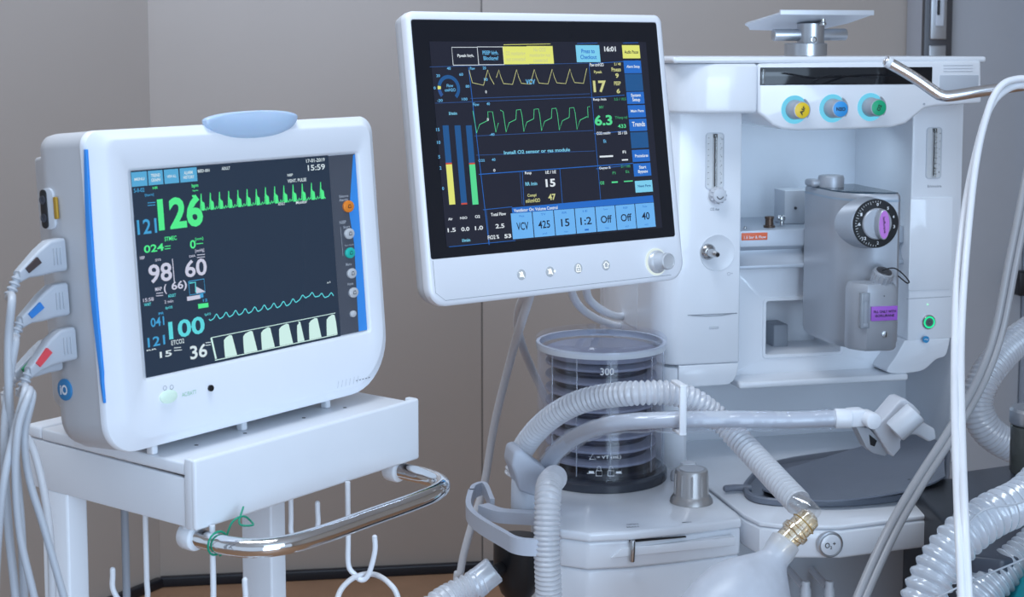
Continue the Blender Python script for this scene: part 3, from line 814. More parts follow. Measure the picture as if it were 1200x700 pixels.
# waveforms
p = []; 
def wave(pts): L2(pts, PY, .0007)
wave([(549.5, 82), (553.5, 97), (566.5, 100), (571.5, 82), (574.5, 91), (579, 99)])
x = 581
p = [(581.5, 91)]
for k in range(5):
    px = 584.5 + k * 20.8; dy = -.3 * k
    p += [(px, 82 + dy), (px + 2.5, 91 + dy), (px + 5.5, 98 + dy), (px + 16, 99 + dy)]
p += [(687.5, 80)]
wave(p)
def gw(pts): L2(pts, GR, .0007)
gw([(554, 130), (558.5, 156), (562, 146), (572, 141), (571.5, 131), (577, 131), (581, 155), (584, 144)])
p = [(586, 129), (589.5, 131)]
for k in range(5):
    px = 593 + k * 20.8; dy = -.8 * k
    p += [(px, 155 + dy), (px + 3.5, 144 + dy), (px + 11.5, 140 + dy), (px + 12, 129 + dy), (px + 17, 128.5 + dy), (px + 18.5, 135 + dy)]
p = p[:-3] + [(689, 138), (688.5, 125.5), (691, 125)]
gw(p)
T2('Paw', (550.5, 82), (556, 78.5), TX); T2('20', (565.5, 81.5), (569, 78), TX); T2('10', (567, 95), (571, 91.5), TX); T2('0', (568.5, 109.5), (570, 106), WH); T2('VCV', (616, 99), (626.5, 93), TX, .03)
T2('Flow', (554, 124.5), (561, 121), TX); T2('40', (570, 123.5), (573.5, 120), TX); T2('-40', (573.5, 159.5), (579, 156), TX); T2('CO2', (560.5, 190), (567.5, 186.5), TX); T2('40', (576, 189), (580, 185.5), TX); T2('0', (578, 201.5), (580, 198), WH)
T2('0', (570.5, 141.8), (572.3, 138.4), WH)
T2('Install O2 sensor or gas module', (590.5, 182.5), (667.5, 174.5), CY_, .02)
T2('Paw cmH2O', (691, 78), (707, 74.5), WH); T2('Ppeak', (696, 87), (705, 83), PY); T2('17', (695.5, 108.5), (709.5, 94.5), PY, .03); T2('Pmean', (716.5, 84), (727, 80.5), PY)
T2('9', (721, 91.5), (724.5, 86), PY, .03); T2('PEEP', (719.5, 100), (727, 96.5), PY); T2('6', (722.5, 109.5), (726, 104), PY, .03); T2('2 / 40', (719.5, 76.8), (727, 73.5), PY)
T2('Resp /min', (695, 119), (710, 115.5), WH); T2('3.5 / 10.5', (719.5, 118), (733, 114.5), DG); T2('MV', (702, 127.5), (707, 124), DG); T2('6.3', (697, 147.5), (716.5, 134.5), GR, .03); T2('TVexp ml', (720.5, 140.5), (734.5, 137), DG); T2('433', (724, 150.3), (733, 145.5), GR, .02)
T2('CO2 mmHg', (699, 159.3), (715, 155.5), WH); T2('25 / 55', (724, 157.8), (734.5, 154.5), WH); T2('Et', (707, 167.5), (710, 163.5), TX); T2('Fi', (729.5, 180), (733, 176.5), WH)
T2('---', (702.5, 184.8), (718, 182), WH, .06); T2('--', (728.5, 188.5), (735.5, 186.5), WH, .05)
T2('Oxygen %', (702, 199.5), (715, 195.5), WH); T2('21 / 100', (727.5, 197), (738, 193), DG); T2('Fi', (717.5, 204.5), (721, 201), DG); T2('Et', (733, 203), (737, 199.5), DG); T2('O2', (703, 216.5), (707.5, 212.5), GR); T2('--', (716.5, 214.8), (723.5, 212.5), GR, .05); T2('---', (731, 213.5), (741, 211.5), GR, .05)
T2('Resp', (615, 205.5), (622.5, 202), WH); T2('I:E / I:E', (639, 204), (651, 199.5), WH); T2('RR /min', (615.5, 218), (629, 214), CY_); T2('15', (639.5, 219.5), (650, 209.5), WH, .03); T2('Compl', (618, 232), (628, 228), PY); T2('ml/cmH2O', (616, 238), (632.5, 234.5), PY); T2('47', (642.5, 235), (650.5, 227), PY, .03)
# flow bars
bars = ((517, 544.5, 'a'),)
T2('l/min', (526, 135), (535, 131.5), CY_)
for (xt, mi, xb) in ((517.0, YE, 528), (531.0, BL, 542), (544.5, GR, 555)):
    xa, zt = z2(xt, 147.2); xa2, zb_ = z2(xb - .2, 240)
    xa = (xa + xa2) / 2 ; w = .0080
    m.flat([(xa, zb_), (xa + w, zb_), (xa + w, zt), (xa, zt)], y1, DB)
    zm = z2(xt + 5, 193)[1]
    if mi != BL: m.flat([(xa, zb_), (xa + w, zb_), (xa + w, zm), (xa, zm)], y2, mi); m.flat([(xa, zm), (xa + w, zm), (xa + w, zm + .0018), (xa, zm + .0018)], y2, RD)
    else: m.flat([(xa, zb_), (xa + w, zb_), (xa + w, zb_ + .0018), (xa, zb_ + .0018)], y2, RD)
for s_, x, y in (('15', 511, 154), ('10', 512, 169), ('5', 513.5, 186), ('2', 515, 199), ('0', 518, 223)): T2(s_, (x, y), (x + 1.8 * len(s_), y - 4), TX)
T2('Air', (525, 258.5), (530, 255), WH); T2('N2O', (539, 257.3), (547, 253.7), WH); T2('O2', (556.5, 256), (562, 252), WH)
T2('1.5', (524.5, 272.5), (533.5, 267), WH, .02); T2('0.0', (540.5, 271.3), (549.5, 265.8), WH, .02); T2('1.0', (556.5, 270), (565.5, 264.5), WH, .02); T2('l/min', (541.5, 284), (550.5, 280), CY_)
T2('Total Flow', (575, 253.7), (592.5, 249.5), WH); T2('2.5', (580.5, 268), (590.5, 262), WH, .02); T2('FiO2 %', (571.5, 281), (584.5, 277), WH); T2('53', (591, 279.5), (598.5, 274), WH, .03)
L2([(570, 246), (573.5, 287)], LN)
# settings row
R4([(599.5, 243.5), (600.2, 250), (766, 237), (764.8, 229)][::1], BL); T2('Ventilator On: Volume Control', (602, 249), (653, 242.8), WH, .02, y3)
cells = ('VCV', '425', '15', '1:2', 'Off', 'Off', '40')
xl = -.0000
xA, zA = z2(600.5, 281); xB, zB = z2(768.8, 265.3)
zlo = (zA + zB) / 2; zhi = zlo + .0295; wd_ = (xB - xA) / 7
for i, s_ in enumerate(cells):
    a = xA + i * wd_ + .0006; b = xA + (i + 1) * wd_ - .0006
    m.flat([(a, zlo), (b, zlo), (b, zhi), (a, zhi)], y1, LB)
    w = {1: .1, 2: .19, 3: .26}[min(3, len(s_))]
    m.text(s_, (a + b) / 2 - wd_ * w * 1.05, (a + b) / 2 + wd_ * w * 1.05, zlo + .0095, zlo + .0185, y3, BK, .015)
    m.text(('Mode', 'TV', 'RR', 'I:E', 'Tpause', 'PEEP', 'Pmax')[i], (a + b) / 2 - .0035, (a + b) / 2 + .0035, zhi - .0050, zhi - .0026, y3, BL)
    if i: m.text(('', 'ml', '/min', '', '%', 'cmH2O', 'cmH2O')[i] or '-', (a + b) / 2 - .003, (a + b) / 2 + .003, zlo + .0025, zlo + .0045, y3, BL)
t.part('readouts', m, U, sc2, flat=True)
# backlit keys and rotary knob on the chin
lit = glow('key_backlight', (.95, 1.0, 1.0), 1.3)
halo = mat('key_surround', (.50, .53, .56), .4, var=0)
for px, py, kind in ((611, 322, 'bell'), (644.5, 318.5, 'bellplus'), (677.5, 314.5, 'lock'), (710, 311, 'home')):
    x, z = z2(px, py, 0)
    m = MB(); m.lathe([(.0062, 0), (.0058, .0004), (.003, .0005)], (x, 0, z), (0, -1, 0), 28)
    kb = t.part('key', m, halo)
    m = MB(); y = -.0008
    if 'bell' in kind:
        m.flat([(x - .0034, z - .0026), (x + .0034, z - .0026), (x + .0022, z), (x + .0018, z + .0026), (x, z + .0038), (x - .0018, z + .0026), (x - .0022, z)], y)
        m.line([(x - .0036, z + .0032), (x + .0036, z - .0038)], .0009, y)
        if 'plus' in kind: m.line([(x + .0048, z), (x + .0080, z)], .001, y); m.line([(x + .0064, z - .0016), (x + .0064, z + .0016)], .001, y)
    elif kind == 'lock':
        m.line([(x - .003, z - .004), (x + .003, z - .004), (x + .003, z + .001), (x - .003, z + .001)], .001, y, closed=True)
        m.line([(x - .002, z + .001), (x - .002, z + .003), (x, z + .0045), (x + .002, z + .003), (x + .002, z + .001)], .001, y)
        m.line([(x, z - .0028), (x, z - .0006)], .0012, y)
    else:
        m.line([(x - .0026, z - .003), (x + .0026, z - .003), (x + .0026, z + .0005), (x + .0042, z + .0005), (x, z + .0042), (x - .0042, z + .0005), (x - .0026, z + .0005)], .001, y, closed=True)
    t.part('key_symbol', m, lit, kb, flat=True)
x, z = z2(768.5, 307, 0)
m = MB(); m.lathe([(.0165, 0), (.0165, .0012), (.0150, .0018), (.0140, .0018)], (x, 0, z), (0, -1, 0), 40, caps=False); t.part('knob_ring', m, glow('ring_white', (.80, .92, .90), 1.0), label='glowing white ring')
m = MB(); m.lathe([(.0142, 0), (.0140, .004), (.0125, .006), (.0105, .0075), (.0098, .016), (.0104, .021), (.0100, .0235), (.0088, .0245), (.0086, .0238), (.004, .0232)], (x, 0, z), (0, -1, 0), 40)
t.part('rotary_knob', m, mat('knob_satin', (.62, .65, .69), .28, metal=.3), label='satin round knob')
# arm behind the display, reaching to the machine
A0 = W(795, 350, 2.15); A = Frame((A0.x, A0.y, 0), .23)
m = MB(); m.box(-.05, .05, .07, .08, -.05, .05, .004); bk = t.part('mount_plate', m, alu)
pa = Vector((0, .08, 0)); e1 = M2.loc(A.M @ Vector((-.03, .06, 1.245))); e0 = M2.loc(A.M @ Vector((-.14, -.02, 1.245)))
m = MB(); m.tube(spline([pa, (0, .12, -.005), e0, e1], 8), .015, 18); t.part('support_arm', m, grey_white)

# cables hanging behind the display
def cable(name, label, pts, r, mt, group=None, cat='cable', n=12):
    m = MB(); P = [W(*p) for p in pts]; m.tube(spline(P, 10), r, n)
    return Thing(name, label, cat, WORLD, P[-1], group, mb=m, mats=mt)
cable('display_cable', 'pale cable hanging from behind the ventilator display down to the floor, left of the bellows',
      [(626, 330, 1.92), (618, 356, 2.0), (612, 375, 2.05), (600, 415, 2.2), (580, 495, 2.3), (567, 570, 2.34), (553, 615, 2.34), (540, 668, 2.34), (534, 740, 2.34), (530, 1300, 2.30)], .0062, cord_beige)
cable('display_cable', 'pale cable curving from the ventilator display to behind the bellows dome',
      [(622, 335, 1.93), (609, 360, 2.05), (607, 385, 2.15), (613, 408, 2.22), (622, 430, 2.28), (640, 470, 2.30), (655, 520, 2.30)], .0062, cord_beige)
cable('display_cable', 'upper of two short white cable loops above the bellows dome', [(686, 330, 2.0), (690, 350, 2.1), (706, 364, 2.2), (724, 371, 2.3), (742, 368, 2.32)], .0058, cord_white)
cable('display_cable', 'lower of two short white cable loops above the bellows dome', [(668, 330, 2.0), (672, 348, 2.1), (684, 364, 2.2), (704, 376, 2.3), (730, 384, 2.33), (742, 384, 2.33)], .0058, cord_white)

# ================================================================== anaesthesia machine
def ax(px, py, k): return A.xz(px, py, k)
def pb(m, p0, p1, k0, k1, bev=.002, mi=0, seg=3, kk=None):
    """box from lower-left pixel p0 to upper-right pixel p1 read on the plane k0, reaching back to k1"""
    x0, z0 = ax(*p0, k0 if kk is None else kk); x1, z1 = ax(*p1, k0 if kk is None else kk)
    m.box(x0, x1, k0, k1, z0, z1, bev, mi, seg)
mach = Thing('anaesthesia_machine', 'large white anaesthesia machine with three lit gas knobs, columns and a worktop', 'anaesthesia machine', A, (.22, .1, 0))
t = mach
RB = .185                                            # depth of the recess
xl, xr = ax(800, 300, 0)[0], ax(868, 300, 0)[0]
yl, yr = ax(1066, 300, 0)[0], ax(1129, 140, 0)[0]
ztop = 1.402
# header
def hx(px, py): return ax(px, py, -.05)
m = MB()
pts = [hx(889, 74.5), hx(889, 133), hx(897, 139), hx(906, 147), hx(917, 151.5), hx(935, 153), hx(1000, 151.5), hx(1045, 149.5), hx(1062, 145), hx(1074, 135), hx(1084, 127), hx(1096, 124.5), hx(1151, 121), hx(1150, 71)]
m.prism(pts, 'y', -.05, .30, .004)
t.part('header', m, white_gloss)
x0 = hx(889, 100)[0]
m = MB()
zb_, zt_ = ax(850, 133, -.042)[1], ax(900, 74.5, -.05)[1]
pl = [(x0 - .0002, -.0488), (x0 - .0002, .30), (xl - .035, .30), (xl - .035, .03)] 
arc = [(xl - .035 + .05 * (1 - math.cos(a)), .03 - .072 * math.sin(a)) for a in [i * PI / 16 for i in range(1, 8)]]
m.prism([(x0 - .0003, -.0488), (x0 - .0003, .30), (xl - .035, .30), (xl - .035, .03)] + arc + [(xl + .03, -.048)], 'z', zb_, zt_, .005, ang=40)
t.part('header_corner', m, white_gloss)
m = MB(); z0 = ax(900, 74.5, -.05)[1]
m.box(xl - .033, yr + .008, -.047, .30, z0 + .0004, z0 + .0095, .004)
t.part('top_cover', m, white_gloss)
m = MB(); pb(m, (891, 100), (1093, 78.5), -.0508, -.045, .001); dsp = t.part('display_strip', m, black_gloss, label='long black glossy display strip')
m = MB(); pb(m, (893.5, 98.5), (897, 81), -.0512, -.0506, .0003); t.part('clip', m, clear_hard, dsp)
m = MB(); pb(m, (1101, 109), (1147, 88), -.0508, -.0495, .0006); t.part('nameplate', m, mat('nameplate_grey', (.50, .54, .60), .4))
m = MB(); 
for py in (76, 79.5, 83): pb(m, (1106, py + 1.0), (1140, py), -.0508, -.0495, .0003)
t.part('groove', m, grey_white)
# gas knobs
for (px, py, fc, txt, tm) in ((931, 128.5, mat('knob_yellow', (.86, .60, .02), .35), 'Air', ink_black), (975.5, 127, mat('knob_blue', (.04, .34, .78), .35), 'N2O', ink_black), (1020, 125.5, mat('knob_green', (.01, .42, .20), .35), 'O2', ink_black)):
    x, z = ax(px, py, -.05)
    m = MB(); m.lathe([(.0198, 0), (.0196, .0006), (.0165, .0009), (.0145, .0007)], (x, -.05, z), (0, -1, 0), 40)
    kr = t.part('knob_halo', m, glow('halo_cyan', (.18, .72, 1.0), .9), label='glowing pale blue ring')
    R0 = .0118
    m = MB(); pr = [(.0138, 0), (.0135, .004), (.0126, .006), (.0122, .024), (.0116, .0255), (.0104, .0258)]
    m.lathe(pr, (x, -.05, z), (0, -1, 0), 40)
    for i in range(14):
        a = 2 * PI * i / 14; m.box(-.0011, .0011, -.0245, -.010, .0098, .0117, .0004) if False else None
    kb = t.part('gas_knob', m, silver, label='silver ribbed knob with ' + {'Air': 'yellow', 'N2O': 'blue', 'O2': 'green'}[txt] + ' face')
    m = MB(); m.lathe([(.0108, 0), (.0108, .0009), (.0100, .0012)], (x, -.0757, z), (0, -1, 0), 32); t.part('knob_face', m, fc, kb)
    m = MB(); w = .0028 * len(txt)
    m.text(txt, -w * .8, w * .8, -.0026, .0026, 0, 0, .03, M=Matrix.Translation((x, -.0773, z)) @ Matrix.Rotation(0 if txt == 'N2O' else -1.2, 4, 'Y')); t.part('knob_text', m, tm, kb)
    m = MB(); P = [(x + .0168 * math.cos(a), -.062, z + .0168 * math.sin(a)) for a in [math.radians(d) for d in range(-38, 62, 8)]]
    m.tube(P, .0016, 8); t.part('guard', m, silver, kr, label='curved silver knob guard')
x, z = ax(1083, 122, -.051); m = MB(); m.cyl((x, -.0512, z), (x, -.049, z), .0016, 12); t.part('screw', m, silver)

# columns
def col_outline(a, b, k1, r=.02, left=True):
    pts = []
    if left:
        pts += [(a - .033, k1), (a - .033, .045)] + [(a - .033 + .033 * (1 - math.cos(q)), .045 - .045 * math.sin(q)) for q in [i * PI / 14 for i in range(1, 7)]] + [(a + .001, 0)]
    else: pts += [(a, k1), (a, 0)]
    pts += [(b, 0), (b, k1)]
    return pts
zcol0 = ax(830, 427, 0)[1]; zcol1 = ax(830, 130, 0)[1]
m = MB(); m.prism(col_outline(xl, xr, .30), 'z', zcol0, zcol1 + .02, .003, ang=50); t.part('left_column', m, white_gloss)
m = MB(); zt2 = zcol0; zz = ax(840, 452, 0)[1]
# curved underside below the left column
prof = [(xl - .004, zt2 - .0004), (xr, zt2 - .0004), (xr - .003, zz + .014), (xr - .008, zz + .005), (xr - .016, zz), (xl + .004, zz - .001), (xl - .004, zz + .004)]
m.prism(prof, 'y', .001, .30, .0015, ang=50); t.part('column_foot', m, white_gloss)
# seams of the lower drawer
m = MB(); pb(m, (806, 369.2), (864, 367.8), -.0006, .002, .0002)
x0_, z0_ = ax(810, 370, -.0004); x1_, z1_ = ax(862, 368, -.0004)
m.line([(x0_, z0_), ((x0_ + x1_) / 2 - .01, z0_ - .0018), ((x0_ + x1_) / 2 + .012, z0_ - .0016), (x1_, z0_ + .001)], .0012, -.0009)
t.part('drawer_seam', m, ink_grey)
m = MB(); pb(m, (831, 386), (842.5, 382), -.0007, .001, .0005); t.part('embossed_mark', m, grey_white)
# left flowmeter
def window(m_name, p0, p1, scale_left):
    x0, z0 = ax(*p0, 0); x1, z1 = ax(*p1, 0)
    m = MB(); m.loft([[(x, y, z) for x, z in rrect(x0 - g, x1 + g, z0 - g, z1 + g, .004 + g, 6)] for g, y in ((.0018, .001), (.0015, -.0012), (0, -.0014), (-.0006, .0004))], False, False)
    fr = t.part(m_name, m, grey_white)
    m = MB(); m.prism(rrect(x0, x1, z0, z1, .004, 6), 'y', -.0006, .0008); t.part('scale_plate', m, mat('scale_plate', (.66, .68, .70), .3, var=.06, scale=200), fr)
    cx = (x0 + x1) / 2
    m = MB(); m.cyl((cx, -.0022, z0 + .001), (cx, -.0022, z1 - .001), .0032, 16); t.part('tube', m, clear_hard, fr, label='clear glass metering tube')
    m = MB(); m.cyl((cx, -.0022, z0 + .003), (cx, -.0022, z1 - .003), .0011, 8)
    n = 9
    for i in range(n):
        z = z0 + .006 + (z1 - z0 - .012) * i / (n - 1)
        if scale_left: m.line([(x0 + .0015, z), (x0 + .0035, z)], .0005, -.0009); m.line([(x1 - .0045, z), (x1 - .003, z)], .0005, -.0009)
        else: m.line([(cx - .0028, z), (cx + .0028, z)], .0005, -.0056)
    for i, s_ in enumerate(('1', '2', '4', '6', '8', '10')):
        z = z0 + .008 + (z1 - z0 - .016) * i / 5
        m.text(s_, x1 - .0030, x1 - .0030 + .0013 * len(s_), z - .001, z + .001, -.0009)
    m.box(cx - .003, cx + .003, -.0035, -.0008, z1 - .006, z1 - .0005, .0008)
    t.part('scale_marks', m, ink_black, fr)
window('flowmeter', (827.5, 221), (847.5, 156.5), True)
window('flowmeter', (1085.5, 208.5), (1103, 150), False)
x, z = ax(839.5, 228.5, 0)
m = MB(); m.lathe([(.0118, 0), (.0118, .005), (.0112, .009), (.0102, .012), (.0095, .014), (.006, .015)], (x, 0, z), (0, -1, 0), 36)
for i in range(12):
    a = 2 * PI * i / 12; m.ball((x + .0108 * math.cos(a), -.008, z + .0108 * math.sin(a)), .0018, n=8, sc=(1, 2.8, 1))
fk = t.part('flow_knob', m, grey_white, label='round lobed flow knob')
m = MB(); P = [(x + .0045 * math.cos(a), z + .0045 * math.sin(a)) for a in [math.radians(d) for d in range(190, 350, 12)]]; m.line(P, .0013, -.0153); t.part('knob_mark', m, ink_black, fk)
def tx(s_, p0, p1, k, mt, parent=None, name='printed_text', bold=.01):
    x0, z0 = ax(*p0, k); x1, z1 = ax(*p1, k)
    m = MB(); m.text(s_, x0, x1, z0, z1, k - .0003, 0, bold); return t.part(name, m, mt, parent)
tx('O2', (832, 247), (837, 243.5), 0, ink_grey); tx('Aux', (838, 247), (843, 243.5), 0, ink_grey)
tx('l/min', (1087, 220), (1103, 216.5), 0, ink_grey)
# common gas outlet: shallow dish with a steel cone
x, z = ax(840.5, 296.5, 0)
m = MB(); m.lathe([(.0262, 0), (.0258, .0009), (.0250, .0006), (.012, -.0002 + .0003), (.002, .0003)], (x, 0, z), (0, -1, 0), 44); dish = t.part('outlet_dish', m, mat('dish_white', (.70, .73, .78), .3, var=.01))
x, z = ax(829, 295, 0)
m = MB(); dd = Vector((.12, -1, -.02)); m.lathe([(.0115, 0), (.0115, .003), (.0100, .005), (.0070, .007), (.0062, .0075)], (x, -.0003, z), dd, 32)
m.lathe([(.0062, .007), (.0056, .016), (.0040, .030), (.0034, .031)], (x, 0, z), dd, 28); ou = t.part('gas_outlet', m, steel, dish, label='steel conical gas outlet')
m = MB(); q = Vector((x, 0, z)) + dd.normalized() * .0312; m.cyl(q, q + dd.normalized() * .0004, .0026, 16); t.part('opening', m, black, dish)
m = MB(); x, z = ax(855.5, 321, 0); m.line([(x - .002 + .0022 * math.cos(a), z + .0022 * math.sin(a)) for a in [i * PI / 6 for i in range(12)]], .0004, -.0004, closed=True); m.line([(x + .0006, z + .0006), (x + .0042, z + .001), (x + .003, z - .001)], .0004, -.0004); t.part('outlet_symbol', m, ink_grey)

# right column
zrt = ax(1090, 124, 0)[1]; zrb = ax(1090, 398, 0)[1]
xr2 = ax(1116, 250, 0)[0]
m = MB(); m.prism([(yl, .0), (xr2 + .002, .0), (xr2 + .008, .004), (yr + .004, .006), (yr + .004, .30), (yl, .30)], 'z', zrb, zrt + .02, .002, ang=60); t.part('right_column', m, white_gloss)
m = MB(); zq = ax(1045, 437, 0)[1]
prof_ = [(ax(1060, 400, 0)[0], zrb + .0005), (xr2 + .002, zrb + .0005), (xr2 - .001, zrb - .014), (ax(1107, 425, 0)[0], zrb - .026), (ax(1096, 435, 0)[0], zrb - .031), (ax(1078, 438, 0)[0], zq), (ax(1040, 439, 0)[0], zq + .001), (ax(1050, 425, 0)[0], zrb - .022)]
pr_ = [(p.x, p.z) for p in spline([(q[0], 0, q[1]) for q in prof_[1:]], 5)]; m.prism([prof_[0]] + pr_, 'y', -.0005, .16, .0015, ang=50); t.part('column_foot', m, white_gloss)
m = MB(); m.box(xr2 + .0085, yr + .0035, .0065, .30, .80, zrb - .0005, .003); t.part('side_post', m, white)
m = MB(); m.loft([[(x, y, z) for x, z in rrect(*[ax(1064 + 0, 341, 0)[0], ax(1114, 341, 0)[0], ax(1064, 341, 0)[1], ax(1090, 231.5, 0)[1]], .004, 5)] for y in (.0, -.0012)] + [[(x, -.0018, z) for x, z in rrect(ax(1064, 341, 0)[0] + .0008, ax(1114, 341, 0)[0] - .0008, ax(1064, 341, 0)[1] + .0008, ax(1090, 231.5, 0)[1] - .0008, .004, 5)]], True, True)
t.part('blank_panel', m, white_gloss)
x0_, z0_ = ax(1062, 350.5, 0); x1_, _ = ax(1114, 347.5, 0)
m = MB(); m.line([(x0_, z0_), (x1_, z0_ + .001)], .0007, -.0003); t.part('seam', m, ink_grey)
x, z = ax(1088, 377.5, 0)
m = MB(); m.lathe([(.0108, 0), (.0106, .002), (.0092, .0032), (.0088, .0030)], (x, 0, z), (0, -1, 0), 40, caps=False); pw = t.part('power_switch', m, steel)
m = MB(); m.lathe([(.0090, .0026), (.0088, .0034), (.0066, .0034), (.0064, .0026)], (x, 0, z), (0, -1, 0), 40, caps=False); t.part('light_ring', m, glow('ring_green', (.02, .95, .42), 1.0), pw, label='glowing green ring')
m = MB(); m.cyl((x, -.0031, z), (x, -.0010, z), .0065, 32); t.part('switch_cap', m, mat('switch_cap', (.10, .16, .15), .4), pw)
m = MB(); m.line([(x + .0028 * math.cos(a), z + .0028 * math.sin(a)) for a in [math.radians(d) for d in range(125, 415, 15)]], .0007, -.0033); m.line([(x, z), (x, z + .0038)], .0007, -.0033); t.part('power_symbol', m, ink_black, pw)
x, z = ax(1087, 357, 0); m = MB(); m.cyl((x, -.001, z), (x, .001, z), .0014, 14); t.part('mains_light', m, glow('led_green', (.45, 1, .75)))
x, z = ax(1085, 398.0, -.006); m = MB(); m.cyl((x, -.0071, z), (x, -.005, z), .0050, 28); ic = t.part('mains_icon', m, mat('icon_blue', (.03, .30, .60), .4))
m = MB(); m.line([(x - .003, z), (x, z + .0012), (x + .001, z - .001), (x + .003, z + .0006)], .0009, -.0074); t.part('icon_symbol', m, ink_white, ic)

# recess between the columns
m = MB(); m.box(xr - .001, yl + .001, RB, .30, zcol0 - .02, zcol1 + .02, 0); t.part('recess_back', m, mat('recess_white', (.74, .78, .84), .35, var=.01))
m = MB(); m.box(yl - .0, yl + .004, .004, RB, zcol0 + .03, zcol1 + .02, 0) ; m.bm.free(); 
# lower fascia with the open pocket
kF = .045
fx0, fz0 = xr - .0005, ax(900, 441, kF)[1]; fx1, fz1 = yl + .0005, ax(900, 309, kF)[1]
px0, pz0 = ax(897, 415.5, kF); px1, pz1 = ax(985, 350, kF)
def rg(x0, x1, z0, z1, r, y): return [(x, y, z) for x, z in rrect(x0, x1, z0, z1, r, 6)]
m = MB(); m.loft([rg(fx0, fx1, fz0, fz1, .0002, RB), rg(fx0, fx1, fz0, fz1, .0002, kF + .001), rg(fx0 + .001, fx1 - .001, fz0 + .001, fz1 - .001, .0002, kF), rg(px0 - .006, px1 + .006, pz0 - .006, pz1 + .006, .006, kF),
                  rg(px0 - .005, px1 + .005, pz0 - .005, pz1 + .005, .006, kF - .0022), rg(px0 - .001, px1 + .001, pz0 - .001, pz1 + .001, .004, kF - .0022), rg(px0, px1, pz0, pz1, .004, kF), rg(px0, px1, pz0, pz1, .003, kF + .09)], False, True)
t.part('pocket_fascia', m, white_gloss)
m = MB(); q0 = ax(899, 413, kF + .06); q1 = ax(918, 379, kF + .06)
m.box(q0[0] + .006, q1[0] + .004, kF + .05, kF + .089, q0[1] - .006, q1[1], .002); t.part('pocket_block', m, mid_grey)
m = MB(); m.box(fx0, fx1, -.004, RB + .03, fz0 - .006, fz0 + .004, .003); t.part('shelf', m, white_gloss)
# vaporizer rail
kM = .02
m = MB(); x0_, z0_ = ax(868, 308, kM); x1_, z1_ = ax(1062, 265, kM)
m.prism([(kM, z1_), (kM, z1_ - .024), (kM + .004, z1_ - .027), (kM + .010, z1_ - .030), (kM + .004, z1_ - .046), (kM - .002, z1_ - .051), (kM - .002, z1_ - .056), (RB, z1_ - .056), (RB, z1_)], 'x', xr - .0004, x1_, .001)
t.part('vaporizer_rail', m, silver if False else mat('rail_pale_metal', (.44, .48, .54), .35, metal=.2), label='pale grey metal rail')
m = MB(); pb(m, (869, 282), (899.5, 272.5), kM - .0008, kM + .001, .0002); lb = t.part('warning_label', m, orange_lab, label='small orange label')
m = MB(); p0 = ax(871.5, 280, kM); p1 = ax(897.5, 276, kM); m.text('1.5 bar & Flow', p0[0], p1[0], p0[1], p1[1], kM - .0012, 0, .01); t.part('label_text', m, ink_white, lb)
x, z = ax(901.5, 264.5, kM + .03)
m = MB(); m.lathe([(.0085, 0), (.0085, .003), (.0062, .0035), (.0058, .012), (.0066, .0125), (.0066, .016), (.005, .0165)], (x, kM + .03, z1_), (0, 0, 1), 28); t.part('port_cap', m, brown_metal, label='dark brown capped port')
x, z = ax(873, 264, kM + .02); m = MB(); m.ball((x, kM + .02, z1_ + .001), .0028, n=12); t.part('screw', m, steel)
m = MB(); p0 = ax(919, 264, .08); p1 = ax(975, 222, .08)
m.box(p0[0], p1[0], .08, .12, z1_, p1[1], .002); br_ = t.part('rail_bracket', m, grey_white)
x, z = ax(932, 244, .08); m = MB(); m.cyl((x, .0785, z), (x, .081, z), .0022, 14); t.part('screw', m, dark_metal, br_)
x, z = ax(917, 256, .05); m = MB(); m.cyl((x - .004, .06, z), (x + .008, .06, z), .0035, 16, .001); m.cyl((x + .002, .052, z - .001), (x + .002, .066, z - .001), .004, 16, .001); m.cyl((x + .003, .06, z - .011), (x + .003, .06, z), .003, 12); t.part('lock_lever', m, steel, br_)

# body below: back of the worktop bay, worktop, cabinet
m = MB(); zW = .825
x_l = xl - .033
m.box(x_l, yr + .004, .145, .36, zW - .01, fz0 - .0055, .003); t.part('bay_back', m, white)
m = MB(); m.prism([(x_l, .145), (x_l, .04), (x_l + .008, .02), (x_l + .022, .006), (xl + .006, .004), (xl + .012, .01), (xl + .012, .145)], 'z', zW - .01, zcol0 - .004, .003, ang=50); t.part('left_post', m, white)
m = MB(); xx = ax(1064, 500, .14)[0]; m.box(xx, xx + .002, .12, .146, zW, fz0 - .006, .0005); m.box(xx + .002, yr, .118, .146, zW, fz0 - .006, .001); t.part('bay_side', m, white)
# worktop
zT = .82
mL = A.xy(869, 606, zT); mR = A.xy(1114, 586, zT)
front = [A.xy(*p, zT) for p in ((872, 603), (890, 612), (920, 615.5), (985, 616), (1060, 607), (1113, 600.5))]
out_ = front + [(front[-1][0] + .006, front[-1][1] + .02), (yr + .004, .10), (yr + .004, .145), (front[0][0] - .002, .145)]
zF = zT - .0
m = MB(); m.prism(out_, 'z', zT - .006, zT, .002, ang=50); t.part('worktop', m, white_gloss)
zlow = A.hit(985, 655, 1, front[3][1]).z
m = MB(); low = [(x, y - .0006 if i < 6 else y) for i, (x, y) in enumerate(out_)]
m.prism(low, 'z', zlow, zT - .0065, .004, ang=50); t.part('front_fascia', m, white_gloss)
m = MB(); m.box(front[0][0] + .01, yr - .004, -.12, .34, .10, zlow - .0005, .004); t.part('cabinet', m, mat('cabinet_grey', (.50, .53, .58), .45, var=.02))
m = MB(); m.box(-.33, yr + .0, -.18, .36, .06, .10, .01); t.part('chassis', m, grey_white)
for x, y in ((-.28, -.12), (.38, -.12), (-.28, .3), (.38, .3)):
    m = MB(); m.cyl((x - .015, y, .0352), (x + .015, y, .0352), .035, 24, .005); m.box(x - .018, x + .018, y - .01, y + .01, .04, .062, .003); t.part('caster', m, mid_grey)
